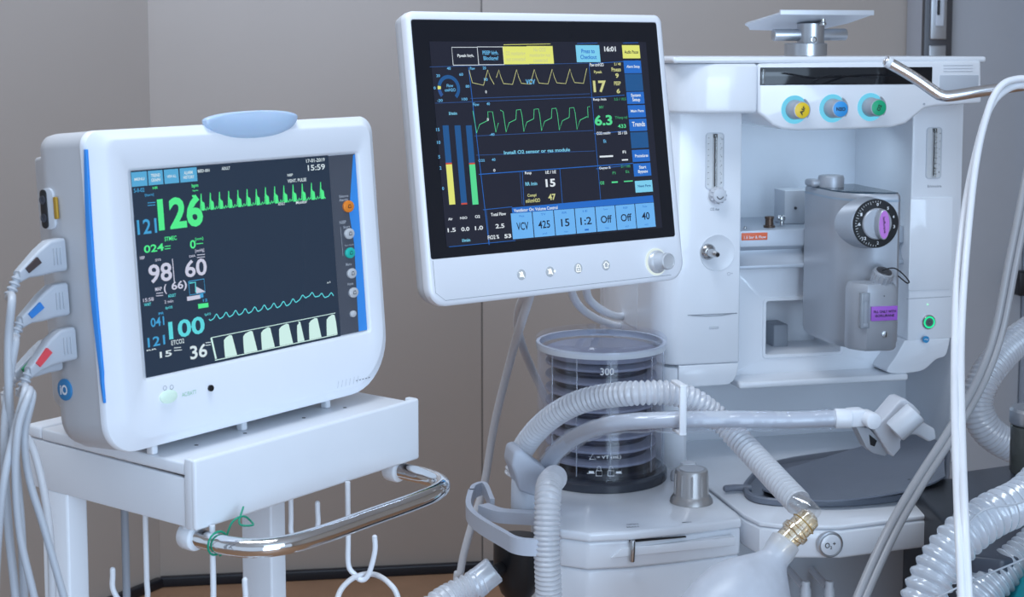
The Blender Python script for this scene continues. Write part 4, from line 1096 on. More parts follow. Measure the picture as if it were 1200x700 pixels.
# oxygen flush button
yB = front[3][1]; x, z = ax(973, 638.5, yB)
m = MB(); m.lathe([(.0168, -.002), (.0166, .0012), (.0150, .002), (.0140, .0012), (.0138, -.0015)], (x, yB, z), (0, -1, 0), 44, caps=False); fb = t.part('flush_button', m, alu, label='round oxygen flush button with metal rim')
m = MB(); m.lathe([(.0136, .0005), (.0134, .0018), (.0125, .0024), (.004, .0022)], (x, yB, z), (0, -1, 0), 40); t.part('button_face', m, white_gloss, fb)
m = MB(); m.text('O', x - .0085, x - .0020, z - .0035, z + .0035, yB - .0030, 0, .01); m.text('2', x - .0016, x + .0012, z - .0050, z - .0012, yB - .0030, 0, .01); m.text('+', x + .0022, x + .0062, z - .0002, z + .0038, yB - .0030, 0, .02); t.part('button_text', m, ink_black, fb)
# hose tails under the worktop
for px in (944, 972):
    x, z = ax(px, 700, -.20)
    m = MB(); zt_ = ax(px, 683, -.20)[1]
    m.lathe([(.0075, -.06), (.0072, -.01), (.0055, -.005), (.0058, 0), (.0045, .002)], (x, -.20, zt_), (0.0, 0, 1), 20)
    m.cyl((x + .004, -.185, zt_ - .012), (x + .010, -.12, zt_ - .01), .005, 16); t.part('hose_nipple', m, white)

# rubber tray and loose mat on the worktop
tp = [A.xy(*p, zT) for p in ((868, 577), (868, 582), (880, 585), (882, 594), (900, 598), (940, 600), (1000, 600.5), (1060, 594), (1100, 586), (1113, 577), (1116, 560), (1110, 530), (1060, 530), (930, 545), (890, 560), (880, 572))]
def inset(pts, d):
    cx = sum(p[0] for p in pts) / len(pts); cy = sum(p[1] for p in pts) / len(pts)
    o = []
    for x, y in pts:
        v = Vector((x - cx, y - cy)); L = v.length; o.append((cx + v.x * (L - d) / L, cy + v.y * (L - d) / L))
    return o
tp2 = [A.xy(*p, zT) for p in ((874, 570), (871, 579), (877, 587), (895, 592.5), (940, 595.5), (1000, 594.5), (1060, 588), (1098, 580), (1111, 570), (1113, 552), (1108, 530), (1050, 528), (930, 543), (890, 556))]
tp2 = [(v.x, v.y) for v in [Vector((p.x, p.y)) for p in spline([(a, b, 0) for a, b in tp2], 4, True)]]
cx = sum(p[0] for p in tp2) / len(tp2); cy = sum(p[1] for p in tp2) / len(tp2)
def ring(s_, z): return [(cx + (x - cx) * s_, cy + (y - cy) * s_, z) for x, y in tp2]
th = Thing('rubber_tray', 'dark grey rubber instrument tray lying on the machine worktop', 'tray', A, (cx, cy, zT + .0003))
m = MB(); m.loft([ring(.985, zT + .0004), ring(1, zT + .002), ring(1, zT + .0085), ring(.99, zT + .010), ring(.965, zT + .010), ring(.955, zT + .0085), ring(.945, zT + .004), ring(.92, zT + .0032)], True, True); th.part('tray_body', m, rubber)
m = MB(); e = A.xy(851, 579, zT); e2 = A.xy(880, 581, zT); m.tube(spline([(e[0], e[1], zT + .0072), ((e[0] + e2[0]) / 2, e[1] - .0, zT + .0072), (e2[0] + .004, e2[1] + .008, zT + .0072)], 6), .0048, 14); m.ball((e[0], e[1], zT + .0072), .0048, n=12); th.part('handle_tab', m, rubber, label='rounded handle tab')
# mat: curved sheet rising towards the back
m = MB(); nu, nv = 30, 14; g0, g1 = [], []
fpx = [(893, 574), (925, 584), (970, 587.5), (1020, 583), (1062, 576), (1090, 568), (1108, 559)]
bpx = [(900, 556), (930, 548), (970, 536), (1010, 524), (1050, 514), (1082, 511), (1106, 522)]
hf = [.012, .013, .0135, .016, .020, .026, .030]; hb = [.014, .018, .024, .030, .036, .040, .036]
fs = spline([(*A.xy(*p, zT + h), zT + h) for p, h in zip(fpx, hf)], 5); bs = spline([(*A.xy(*p, zT + h), zT + h) for p, h in zip(bpx, hb)], 5)
bs = [Vector((p.x, min(p.y, .130), p.z)) for p in bs]
rows = []
for j in range(nv + 1):
    v = j / nv; rows.append([a.lerp(b, v) + Vector((0, 0, -.010 * math.sin(PI * v))) for a, b in zip(fs, bs)])
top = rows; m.loft([[tuple(p + Vector((0, 0, .0012))) for p in r_] for r_ in rows] , False, False, closed=False)
m.loft([[tuple(p - Vector((0, 0, .0012))) for p in r_[::-1]] for r_ in rows], False, False, closed=False)
edge = [r_[0] for r_ in rows] + rows[-1][1:] + [r_[-1] for r_ in rows[::-1]][1:] + rows[0][::-1][1:-1]
m.loft([[tuple(p + Vector((0, 0, s_))) for p in edge] for s_ in (.0012, -.0012)], False, False)
Thing('rubber_mat', 'dark grey curved rubber mat lying loose in the tray on the worktop', 'mat', A, tuple(rows[0][10]), mb=m, mats=rubber)

# ------------------------------------------------------------------ vaporizer
kv = -.13
vx0, _ = ax(944, 300, .012); vx1, _ = ax(1056, 300, kv)
vzt = A.hit(1000, 229, 1, kv).z; vzb = A.hit(1010, 412.5, 1, kv).z
vap = Thing('vaporizer', 'grey metal vaporizer with a black numbered dial and purple labels, hung on the rail', 'vaporizer', A, (.2, .0, vzb))
t = vap
ol = [(vx0, .018), (vx0, -.060)] + [(vx0 + .052 * (1 - math.cos(a)), -.060 - .068 * math.sin(a)) for a in [i * PI / 20 for i in range(1, 10)]] + [(vx0 + .06, kv + .001), (vx1 - .006, kv), (vx1, kv + .006), (vx1, .018)]
m = MB(); m.prism(ol, 'z', vzb + .012, vzt - .008, .0, ang=30)
cxv, cyv = (vx0 + vx1) / 2, -.05
def vr(s_, z): return [(cxv + (x - cxv) * s_, cyv + (y - cyv) * s_, z) for x, y in ol]
m = MB(); m.loft([vr(.86, vzb), vr(.96, vzb + .005), vr(1, vzb + .012), vr(1, vzt - .008), vr(.995, vzt - .003), vr(.97, vzt), vr(.955, vzt)], True, True); body = t.part('body', m, silver)
m = MB(); m.loft([vr(1.004, vzt - .0105), vr(1.006, vzt - .009), vr(1.004, vzt - .0075)], False, False); t.part('trim_line', m, mat('trim_blue_grey', (.33, .42, .52), .35), body)
m = MB(); m.loft([vr(.955, vzt - .001), vr(.955, vzt + .0012), vr(.94, vzt + .0018)], True, True); t.part('top_plate', m, mat('dark_blue_glass', (.04, .07, .10), .12, var=0), label='dark glossy top plate')
m = MB(); cxx, _z = ax(974, 207, -.02); m.lathe([(.0185, 0), (.0185, .013), (.0172, .0165), (.014, .017)], (cxx, -.02, vzt + .0015), (0, 0, 1), 36); m.box(cxx - .030, cxx - .012, -.022, .006, vzt + .0015, vzt + .012, .004); t.part('lock_cap', m, silver, label='round metal locking cap')
# dial
dx, dz = ax(1026, 262, kv - .012)
m = MB(); n = 44; rings = []
for u in range(9):
    v = u / 8; rr = .0385 + (.0335 - .0385) * v
    rings.append([(dx - .007 * (1 - v) + (rr + .008 * (1 - v) * (1 if math.cos(2 * PI * i / n) < 0 else 0) * abs(math.cos(2 * PI * i / n)) ** 1.5) * math.cos(2 * PI * i / n) * (1 if math.cos(2 * PI * i / n) < 0 else .62 + .38 * v), kv + .002 - .013 * v, dz + rr * (.92 + .08 * v) * math.sin(2 * PI * i / n)) for i in range(n)])
m.loft(rings, True, True); t.part('dial_housing', m, mat('dial_housing_grey', (.34, .37, .42), .42, metal=.3))
m = MB(); m.lathe([(.0332, 0), (.0332, .0025), (.0325, .0035), (.0215, .0040)], (dx, kv - .0112, dz), (0, -1, 0), 48); dl = t.part('dial', m, mat('dial_black', (.015, .017, .02), .35), label='black numbered dial')
yd = kv - .0153
m = MB()
for i in range(28):
    a = math.radians(80 + i * 7); r0 = .0290 if i % 4 else .0272
    m.line([(dx + r0 * math.cos(a), dz + r0 * math.sin(a)), (dx + .0312 * math.cos(a), dz + .0312 * math.sin(a))], .0005, yd + .0003)
for s_, a in (('0', 88), ('5', 52), ('4', 20), ('3', -10), ('2', -85), ('1', 150), ('.6', 180), ('12', 228)):
    a = math.radians(a); cx_, cz_ = dx + .0262 * math.cos(a), dz + .0262 * math.sin(a)
    m.text(s_, cx_ - .0014 * len(s_), cx_ + .0014 * len(s_), cz_ - .0021, cz_ + .0021, yd - .0001, 0, .02)
t.part('dial_numbers', m, ink_white, dl)
m = MB(); m.lathe([(.0215, 0), (.0213, .003), (.0200, .0042), (.012, .0046)], (dx, kv - .0145, dz), (0, -1, 0), 40); t.part('dial_hub', m, silver, dl)
m = MB(); E = lambda rx, rz, y, ox=0: [(dx + .004 + ox + rx * math.cos(a), y, dz + rz * math.sin(a)) for a in [2 * PI * i / 32 for i in range(32)]]
m.loft([E(.0100, .0205, kv - .0185), E(.0090, .0205, kv - .025), E(.0086, .0203, kv - .0290), E(.0078, .0195, kv - .0298)], True, True); t.part('grip', m, silver, dl, label='oval finger grip')
m = MB(); m.loft([E(.0076, .0190, kv - .0298), E(.0074, .0188, kv - .0302)], False, True); gl = t.part('grip_label', m, pink_purple, label='pink purple oval label')
x_, z_ = dx + .004, dz
m = MB(); m.text('Isoflurane', -.011, .011, -.0018, .0018, 0, 0, .01, M=Matrix.Translation((x_, kv - .0306, z_)) @ Matrix.Rotation(PI / 2 - .1, 4, 'Y')); t.part('label_text', m, ink_black, gl)
# filler block
kf = kv - .032
fx0_, fzt = ax(995.5, 331, kv - .01); fx1_, _ = ax(1056, 326, kf); _, fzb = ax(1010, 412.5, kf)
fo = [(fx0_, kv + .002), (fx0_, kv - .010), (fx0_ + .006, kv - .020), (fx0_ + .016, kf), (fx1_ - .014, kf - .003), (fx1_ - .004, kf + .003), (fx1_, kv - .012), (fx1_, kv + .002)]
cxf = (fx0_ + fx1_) / 2
def fr_(s_, z, dy=0): return [(cxf + (x - cxf) * s_, kv + (y - kv) * s_ + dy, z) for x, y in fo]
m = MB(); m.loft([fr_(.93, fzb), fr_(1, fzb + .004), fr_(1, fzt - .012), fr_(.97, fzt - .006), fr_(.90, fzt - .001), fr_(.80, fzt)], True, True); fbk = t.part('filler_block', m, silver)
m = MB(); s0 = ax(1008.5, 385.5, kf); s1 = ax(1019.5, 343, kf)
m.box(s0[0], s1[0], kf - .0012, kf + .006, s0[1], s1[1], .001); t.part('sight_glass', m, mat('sight_glass', (.30, .33, .37), .12, var=.1), fbk, label='narrow vertical sight glass')
m = MB(); xm = (s0[0] + s1[0]) / 2; m.box(xm - .002, xm + .002, kf - .0020, kf - .001, s0[1] + .004, s1[1] - .003, .0003); m.box(xm - .0035, xm + .0035, kf - .0022, kf - .001, s1[1] - .012, s1[1] - .002, .001); m.box(xm - .0035, xm + .0035, kf - .0022, kf - .001, s0[1] + .002, s0[1] + .007, .001); t.part('sight_tube', m, mid_grey, fbk)
l0 = ax(1021, 376.5, kf - .003); l1 = ax(1051.5, 358.5, kf - .003)
m = MB(); m.box(l0[0], l1[0], kf - .0042, kf - .001, l0[1], l1[1], .0004); lab = t.part('fill_label', m, purple, fbk, label='purple printed label')
m = MB(); m.text('FILL ONLY WITH', l0[0] + .0025, l1[0] - .0025, (l0[1] + l1[1]) / 2 + .001, (l0[1] + l1[1]) / 2 + .0045, kf - .0046, 0, .02); m.text('ISOFLURANE', l0[0] + .005, l1[0] - .005, (l0[1] + l1[1]) / 2 - .0045, (l0[1] + l1[1]) / 2 - .001, kf - .0046, 0, .02)
t.part('label_text', m, ink_black, fbk)
x, z = ax(1037, 392, kf - .002); m = MB(); m.cyl((x, kf - .0034, z), (x, kf + .002, z), .0048, 24, .0006); t.part('drain_screw', m, alu, fbk)
m = MB(); m.line([(x + .0005, z - .0035), (x + .0016, z + .0038)], .0012, kf - .0037); t.part('screw_slot', m, ink_black, fbk)
x, z = ax(1036, 347, kf - .002); m = MB(); m.cyl((x, kf - .0032, z), (x, kf, z), .0007, 10); t.part('pin', m, dark_metal, fbk)
c0 = Vector(A.hit(1034, 324, 1, kv - .020)); cd = Vector((.12, -.40, .91)).normalized()
m = MB(); m.lathe([(.0135, -.014), (.0140, -.010), (.0142, .004), (.0136, .0072), (.0125, .0080)], c0, cd, 40)
for i in range(16):
    a = 2 * PI * i / 16; up = Vector((1, 0, 0)); N = (up - cd * up.dot(cd)).normalized(); B = cd.cross(N)
    q = c0 + (N * math.cos(a) + B * math.sin(a)) * .0139; m.cyl(q - cd * .006, q + cd * .005, .0014, 8)
cap = t.part('filler_cap', m, silver, label='knurled filler cap')
m = MB(); m.lathe([(.0108, .0080), (.0104, .0092), (.006, .0096), (.0058, .0090)], c0, cd, 32); t.part('cap_insert', m, dark_metal, cap)
m = MB(); q = c0 + cd * .010; m.tube(spline([q + Vector((-.006, -.004, .0)), q + Vector((.004, -.006, .003)), q + Vector((.014, -.004, .002)), q + Vector((.026, -.002, -.006)), q + Vector((.035, -.002, -.016)), q + Vector((.034, -.0, -.019)), q + Vector((.026, -.002, -.014)), q + Vector((.018, -.004, -.008))], 8), .0009, 8); t.part('tether', m, black, cap, label='thin black tether loop')

# ------------------------------------------------------------------ bracket on top
ztc = ax(900, 74.5, -.05)[1] + .0095
bx, _ = ax(944, 60, .10)
t = Thing('mounting_bracket', 'silver swivel mounting bracket with a flat plate, standing on top of the machine', 'bracket', A, (bx, .10, ztc))
k = .10
m = MB(); zA = ax(944, 51, k)[1]; r1 = ax(967, 60, k)[0] - bx
m.lathe([(r1, 0), (r1, zA - ztc - .001), (r1 - .001, zA - ztc)], (bx, k, ztc + .0005), (0, 0, 1), 44); t.part('base_collar', m, alu)
bx2, zB = ax(950, 27, k)
m = MB(); m.lathe([(.0205, 0), (.0205, zB - zA - .001), (.019, zB - zA)], (bx2, k, zA), (0, 0, 1), 40); t.part('post', m, alu)
x, z = ax(953, 46.5, k - .02); m = MB(); m.lathe([(.0048, 0), (.0048, .003), (.003, .0033), (.0028, .0015)], (x, k - .0195, z), (0, -1, 0), 20); t.part('screw', m, steel)
x, z = ax(954, 57.5, k - .026); m = MB(); m.cyl((x, k - .0285, z), (x, k - .02, z), .002, 12); t.part('set_screw', m, dark_metal)
xa_, zc_ = ax(906, 41, k); xb_, _ = ax(991, 39, k)
m = MB(); m.cyl((xa_, k, zc_), (xb_, k, zc_ + .001), .0088, 24, .001); t.part('cross_tube', m, alu)
xf0, zp = ax(914, 14, k - .06); xf1, _ = ax(1024, 14, k - .06); zp1 = ax(914, 12, k - .06)[1]
zu = ax(914, 17.5, k - .06)[1]
# plate: flat top with a folded front edge, tilted up at the front
sl = .27
P = lambda x, y: (x, y, zu - (y - (k - .06)) * sl * 1.0)
m = MB()
xo0, zo0 = ax(873, 23, k + .02)
top = [(xf0, k - .06), (xf1, k - .06), (xf1 - .010, k + .005), (xf1 - .030, k + .045), (bx2 - .02, k + .06), (xf0 + .0, k + .055), (xo0 + .012, k + .035), (xo0, k + .02), (xo0, k + .008), (xf0 - .012, k - .02)]
zof = lambda x, y: zu + .004 - max(0, (y - (k - .06))) * .19
m.loft([[(x, y, zof(x, y) - .0025) for x, y in top], [(x, y, zof(x, y)) for x, y in top]], True, True)
m.box(xf0, xf1, k - .0615, k - .058, zu + .0, zu + .0075, .0008)
t.part('plate', m, mat('plate_pale_metal', (.62, .65, .70), .35, metal=.25))
m = MB(); x, _ = ax(966, 24, k - .03); m.cyl((x, k - .025, zB - .003), (x, k - .025, zu + .001), .0035, 18, .0005); m.cyl((x, k - .025, zB - .004), (x, k - .025, zB + .001), .0052, 18, .001); t.part('bolt', m, steel)

# ------------------------------------------------------------------ breathing system: base module, bellows, knobs
zM = .82
t = Thing('breathing_system', 'white breathing circuit base with a silver knob and latch, left of the worktop', 'breathing system', A, (-.11, -.1, .10))
mo = [A.xy(*p, zM) for p in ((648, 588), (640, 600), (645, 613), (657, 621), (690, 625.5), (740, 623), (800, 617), (850, 611), (869, 608.5), (873, 603), (862, 590), (855, 580), (850, 560), (855, 535), (660, 540), (650, 570))]
mo = [(min(p[0], front[0][0] - .006) , min(p[1], .02)) for p in mo]
mo_s = mo
m = MB(); m.prism(mo, 'z', zM - .012, zM, .0035, ang=15); t.part('top_plate', m, white_gloss)
mi_ = [(x * 1.0, y + (.004 if i < 10 else 0)) for i, (x, y) in enumerate(mo)]
m = MB(); z1a = A.hit(760, 666, 1, mo[5][1]).z
m.prism(mi_, 'z', z1a, zM - .0125, .004, ang=15); t.part('upper_drawer', m, white_gloss)
m = MB(); m.prism([(x, y + .003) for x, y in mi_], 'z', .70, z1a - .001, .004, ang=15); t.part('lower_drawer', m, white_gloss)
m = MB(); xs_ = [p[0] for p in mo]; m.box(min(xs_) + .03, max(xs_) - .01, -.16, .02, .1005, .699, .004); t.part('column', m, grey_white)
# grip recesses: protruding horizontal bars
for (p0, p1) in (((662, 658), (867, 641)), ((700, 690), (867, 676))):
    pass
yq = mo[5][1] + .004
for (pa_, pb_, pc_, pd_) in (((716, 655), (862, 640), (862, 630), (730, 643)),):
    m = MB(); q = [A.hit(*p, 1, yq - .002) for p in (pa_, pb_, pc_, pd_)]
    m.prism([(v.x, v.z) for v in q], 'y', yq - .0014, yq + .01, .001); t.part('grip_ledge', m, white_gloss)
m = MB(); q0 = A.hit(741, 658, 1, yq - .003); q1 = A.hit(741, 633, 1, yq - .003)
m.cyl((q0.x - .001, yq - .005, q0.z), (q1.x, yq - .005, q1.z), .0034, 18, .001); t.part('latch', m, steel, label='small steel latch pin')
m = MB(); q0 = A.hit(738, 636, 1, yq - .001); q1 = A.hit(804, 630.5, 1, yq - .001)
m.prism([(q0.x, q0.z), (q1.x, q1.z + .0005), (q1.x, q1.z + .0018), (q0.x, q0.z + .0022)], 'y', yq - .0015, yq + .002, 0); t.part('slot', m, black)
m = MB()
for s_, p0, p1 in (('MAN', (735, 619), (747, 616)), ('OPEN', (735, 616), (747, 613.5)), ('MIN', (800, 613.5), (808, 610.5))):
    a_ = A.xy(*p0, zM); b_ = A.xy(*p1, zM)
    m.text(s_, a_[0], b_[0], 0, .0042 , 0, 0, .01, M=Matrix.Translation((0, a_[1], zM + .0003)) @ Matrix.Rotation(-PI / 2, 4, 'X'))
t.part('printed_text', m, ink_grey)
def knob(px, py, r, h, mt, name, lab):
    x, y = A.xy(px, py, zM); 
    m = MB(); m.lathe([(r * 1.28, 0), (r * 1.24, .004), (r * 1.1, .0085), (r * 1.03, .011), (r * .97, h - .003), (r * .92, h - .0005), (r * .86, h), (r * .5, h - .0008)], (x, y, zM + .0003), (0, 0, 1), 44)
    for i in range(10):
        a = 2 * PI * i / 10; m.cyl((x + r * 1.0 * math.cos(a), y + r * 1.0 * math.sin(a), zM + .012), (x + r * .96 * math.cos(a), y + r * .96 * math.sin(a), zM + h - .005), .0016, 8)
    kk_ = t.part(name, m, mt, label=lab); return kk_, x, y
kn, kx, ky = knob(810, 588, .0225, .044, mat('knob_champagne', (.50, .49, .49), .32, metal=.6), 'pressure_knob', 'large silver pressure limit knob')
m = MB(); m.lathe([(.0165, .0442), (.0160, .0447), (.004, .0447)], (kx, ky, zM + .0003), (0, 0, 1), 36); t.part('knob_cap', m, grey_white, kn)
x, y = A.xy(806, 562, zM); m = MB(); m.lathe([(.024, 0), (.024, .008), (.021, .012), (.012, .018), (.010, .024)], (x, y, zM + .0003), (0, 0, 1), 36); t.part('vent_cap', m, white)

# bellows dome
bc = A.loc((.1245, 2.118, 0)); R = .0895
zD = zM + .0004
bx_, by_ = bc.x, bc.y
zTop = A.hit(706, 392, 1, by_).z
t = Thing('bellows_assembly', 'clear bellows dome marked 300 over dark folded bellows, standing on the breathing circuit base', 'bellows', A, (bx_, by_, zD))
H = zTop - zD
m = MB(); m.lathe([(R + .004, 0), (R + .004, .010), (R + .001, .013), (R - .003, .014)], (bx_, by_, zD), (0, 0, 1), 64); t.part('base_ring', m, mat('base_ring_dark', (.045, .05, .065), .2))
m = MB(); m.lathe([(R + .0015, .014), (R + .0015, .018), (R, .020), (R, H - .012), (R + .0025, H - .011), (R + .0025, H - .004), (R, H - .001), (R - .006, H), (.02, H - .002), (.014, H + .001), (.004, H + .001)], (bx_, by_, zD), (0, 0, 1), 72, caps=False)
m.lathe([(R - .003, .02), (R - .003, H - .005), (R - .008, H - .003)], (bx_, by_, zD), (0, 0, 1), 72, caps=False)
dm = t.part('dome', m, dome_mat, label='clear cylindrical dome')
m = MB(); m.lathe([(R - .0035, H - .018), (R + .0010, H - .018), (R + .0016, H - .013), (R + .0010, H - .009), (R - .0035, H - .009)], (bx_, by_, zD), (0, 0, 1), 72, caps=False); t.part('rim', m, mat('rim_pale', (.66, .70, .76), .2), label='pale rim ring')
for i in range(8):
    pass
m = MB()
for a in (205, 232, 262, 305, 330):
    a = math.radians(a); q = Vector((bx_ + (R - .001) * math.cos(a), by_ + (R - .001) * math.sin(a), 0))
    m.box(q.x - .0008, q.x + .0008, q.y - .0008, q.y + .0008, zD + .02, zD + H - .014, .0003)
t.part('dome_rib', m, clear('rib_clear', (.75, .78, .85), .2, .1, body=.25), dm)
# folds
prof = []; nf = 8; z0f = .022; z1f = H - .028; st_ = (z1f - z0f) / nf; Rb = R - .013
prof = [(.02, z0f - .004), (Rb - .012, z0f - .004)]
for i in range(nf):
    za = z0f + i * st_
    prof += [(Rb - .021, za + .0005), (Rb - .020, za + .0015), (Rb - .003, za + st_ * .42), (Rb, za + st_ * .46), (Rb, za + st_ * .62), (Rb - .003, za + st_ * .66), (Rb - .020, za + st_ - .0012)]
m = MB(); m.lathe(prof + [(.02, z1f + .002)], (bx_, by_, zD), (0, 0, 1), 64); bl = t.part('bellows', m, bellow_mat, label='dark folded rubber bellows')
m = MB()
for i in range(nf):
    za = zD + z0f + (i + .54) * st_
    m.lathe([(Rb - .012, .0062), (Rb - .002, .0032), (Rb + .0010, .0016), (Rb + .0012, -.0010), (Rb + .0004, -.0018)], (bx_, by_, za), (0, 0, 1), 64, caps=False)
t.part('fold_rim', m, bellow_disc, bl)
m = MB(); m.lathe([(Rb + .001, 0), (Rb + .002, .002), (Rb + .002, .007), (Rb - .002, .0085), (.02, .009)], (bx_, by_, zD + z1f + .001), (0, 0, 1), 64); t.part('top_disc', m, bellow_disc)
m = MB(); m.lathe([(Rb + .004, 0), (Rb + .003, .010), (Rb - .004, .012)], (bx_, by_, zD + .012), (0, 0, 1), 64); t.part('bottom_disc', m, mat('bottom_disc_dark', (.02, .022, .03), .25))
# printing on the dome, wrapped round it
def wrap(px, py):
    o = A.I @ CAM; d = A.I.to_3x3() @ ray(px, py)
    a = d.x ** 2 + d.y ** 2; b = 2 * ((o.x - bx_) * d.x + (o.y - by_) * d.y); c = (o.x - bx_) ** 2 + (o.y - by_) ** 2 - (R + .0006) ** 2
    tt = (-b - math.sqrt(b * b - 4 * a * c)) / (2 * a); p = o + d * tt
    return math.atan2(p.y - by_, p.x - bx_), p.z
def dtext(m, s_, p0, p1, bold=.01):
    a0, z0 = wrap(*p0); a1, z1 = wrap(*p1)
    m.text(s_, 0, 1, 0, 1, 0, 0, bold, fn=lambda v: (bx_ + (R + .0006) * math.cos(a0 + (a1 - a0) * v.x), by_ + (R + .0006) * math.sin(a0 + (a1 - a0) * v.x), z0 + (z1 - z0) * v.z))
m = MB(); dtext(m, '300', (703.5, 440), (719.5, 431.5)); dtext(m, '= VT (mL)', (699.5, 539), (728, 533.5))
dtext(m, '-', (690, 555), (696, 552.5)); dtext(m, '-', (722, 555), (728, 552.5)); dtext(m, '-', (707, 421), (714, 419))
t.part('printed_text', m, ink_white, dm)
m = MB()
def dpoly(m, pts, w=None):
    Pn = []
    for p in pts:
        a, z = wrap(*p); Pn.append(Vector((bx_ + (R + .0007) * math.cos(a), by_ + (R + .0007) * math.sin(a), z)))
    m.tube(Pn, .0004, 6)
dpoly(m, [(691, 538.5), (698, 538.5), (694.5, 532.5), (691, 538.5)])
for cx_ in (702, 716):
    dpoly(m, [(cx_ - 3.5, 558), (cx_ + 3.5, 558), (cx_ + 3.5, 552), (cx_ - 3.5, 552), (cx_ - 3.5, 558)]); dpoly(m, [(cx_ - 2.2, 552), (cx_ - 2, 548), (cx_, 546.5), (cx_ + 2, 548), (cx_ + 2.2, 552 if cx_ == 702 else 549.5)])
dpoly(m, [(688, 555), (697, 555)]); dpoly(m, [(721, 555), (729, 555)])
t.part('lock_symbols', m, ink_white, dm)

# hose clamp block and absorber bracket
t = Thing('absorber_bracket', 'bluish grey plastic bracket holding the black canister and the hose elbow', 'bracket', A, (-.20, -.22, .70))
zK = .835
loopp = [A.xy(*p, zK) for p in ((552, 573), (549, 590), (560, 604), (590, 622), (606, 630), (628, 632), (640, 628))]
m = MB()
def band(pts, z0, z1, w):
    P = spline([(a, b, 0) for a, b in pts], 8); L_, R_ = [], []
    for i in range(len(P)):
        a = P[max(0, i - 1)]; b = P[min(len(P) - 1, i + 1)]; d = (b - a).normalized(); n = Vector((-d.y, d.x, 0)) * w / 2
        L_.append(P[i] + n); R_.append(P[i] - n)
    rings = [[(l.x, l.y, z0), (r_.x, r_.y, z0), (r_.x, r_.y, z1), (l.x, l.y, z1)] for l, r_ in zip(L_, R_)]
    m.loft(rings, True, True)
band(loopp, zK - .020, zK, .007)
band([A.xy(*p, zK) for p in ((552, 574), (556, 568), (568, 566), (577, 585))], zK - .018, zK, .006)
band([A.xy(*p, zK) for p in ((566, 590), (583, 596), (600, 598), (640, 600))], zK - .016, zK - .001, .016)
band([A.xy(*p, zK) for p in ((640, 585), (642, 605), (640, 628))], zK - .020, zK, .012)
t.part('bracket_frame', m, bracket_grey)
bs_ = A.xy(616, 590, zK)
yy = bs_[1]
def BP(px, py): return A.hit(px, py, 1, yy)
m = MB(); a_ = BP(616, 602); b_ = BP(619, 566)
m.cyl((a_.x, yy, a_.z), (a_.x + .001, yy, b_.z + .004), .0195, 36, .002); t.part('socket_cylinder', m, mat('bluish_grey_light', (.60, .64, .71), .38))
m = MB()
q = [BP(*p) for p in ((594, 540), (597, 524), (606, 521), (622, 536), (636, 545), (641, 556), (636, 571), (625, 577), (604, 570), (600, 556))]
m.prism([(v.x, v.z) for v in q], 'y', yy - .026, yy + .022, .004, ang=20); t.part('elbow_block', m, bracket_grey)
m = MB(); x_, z_ = BP(640, 640).x, 0
b0 = BP(632, 652); b1 = BP(645, 600); m.box(b0.x, b1.x + .012, yy - .012, yy + .05, b0.z, b1.z, .006); t.part('side_block', m, grey_white)
cbx = BP(608, 640); zc1 = BP(608, 632).z
th = Thing('canister', 'black round canister hanging under the bluish grey bracket', 'canister', A, (cbx.x, yy + .005, .74))
m = MB(); m.lathe([(.010, -.085), (.022, -.072), (.030, -.05), (.0318, -.03), (.0318, -.002), (.030, 0)], (cbx.x, yy + .005, zc1), (0, 0, 1), 40); th.part('canister_body', m, black)
pd = A.loc(W(575, 672, 1.84)); p00 = Vector((cbx.x - .026, yy - .008, BP(590, 664).z))
m = MB(); m.cyl(p00, p00.lerp(pd, .9), .0085, 20); th.part('port', m, black)

# ------------------------------------------------------------------ hoses
def hose(name, label, pts, r, mt, pitch=.0056, amp=.14, group=None, ends=.02, n=22, step=None):
    P = [W(*p) for p in pts]
    m = MB(); m.hose(P, r, pitch, amp, n, ends=ends)
    return Thing(name, label, 'hose', WORLD, P[-1], group, mb=m, mats=mt), P
hose('breathing_hose', 'long milky ribbed hose arching over the bellows dome and down to the bag connector',
     [(604, 556, 1.985), (610, 532, 1.98), (626, 508, 1.95), (648, 488, 1.915), (675, 473, 1.885), (705, 465, 1.86), (745, 461, 1.83), (785, 461, 1.83), (812, 469, 1.835), (840, 489, 1.84), (862, 511, 1.83), (890, 541, 1.79), (915, 568, 1.74), (936, 590, 1.70)], .0146, hose_mat, pitch=.0072, amp=.15, ends=.0005)
hose('breathing_hose', 'milky ribbed hose hanging straight down in front of the white base',
     [(650, 560, 1.90), (644, 568, 1.85), (642, 585, 1.81), (641, 640, 1.795), (643, 700, 1.795), (646, 800, 1.80), (650, 900, 1.85)], .0158, hose_mat, pitch=.0058, amp=.10, ends=.0005)
t, P = hose('breathing_hose', 'short milky hose with a clear cuff leaving the black canister at lower left',
     [(566, 680, 1.835), (550, 688, 1.83), (530, 698, 1.82), (508, 712, 1.80), (480, 740, 1.80), (460, 800, 1.80)], .0165, hose_mat, pitch=.0075, amp=.12, ends=.0005)
m = MB(); a_ = W(580, 667, 1.84); b_ = W(560, 683, 1.835); d = (b_ - a_).normalized()
m.lathe([(.0150, 0), (.0175, .002), (.0175, .022), (.0182, .024), (.0182, .034)], a_, b_ - a_, 32, caps=False); t.part('cuff', m, hose_clear, label='clear plastic cuff') 
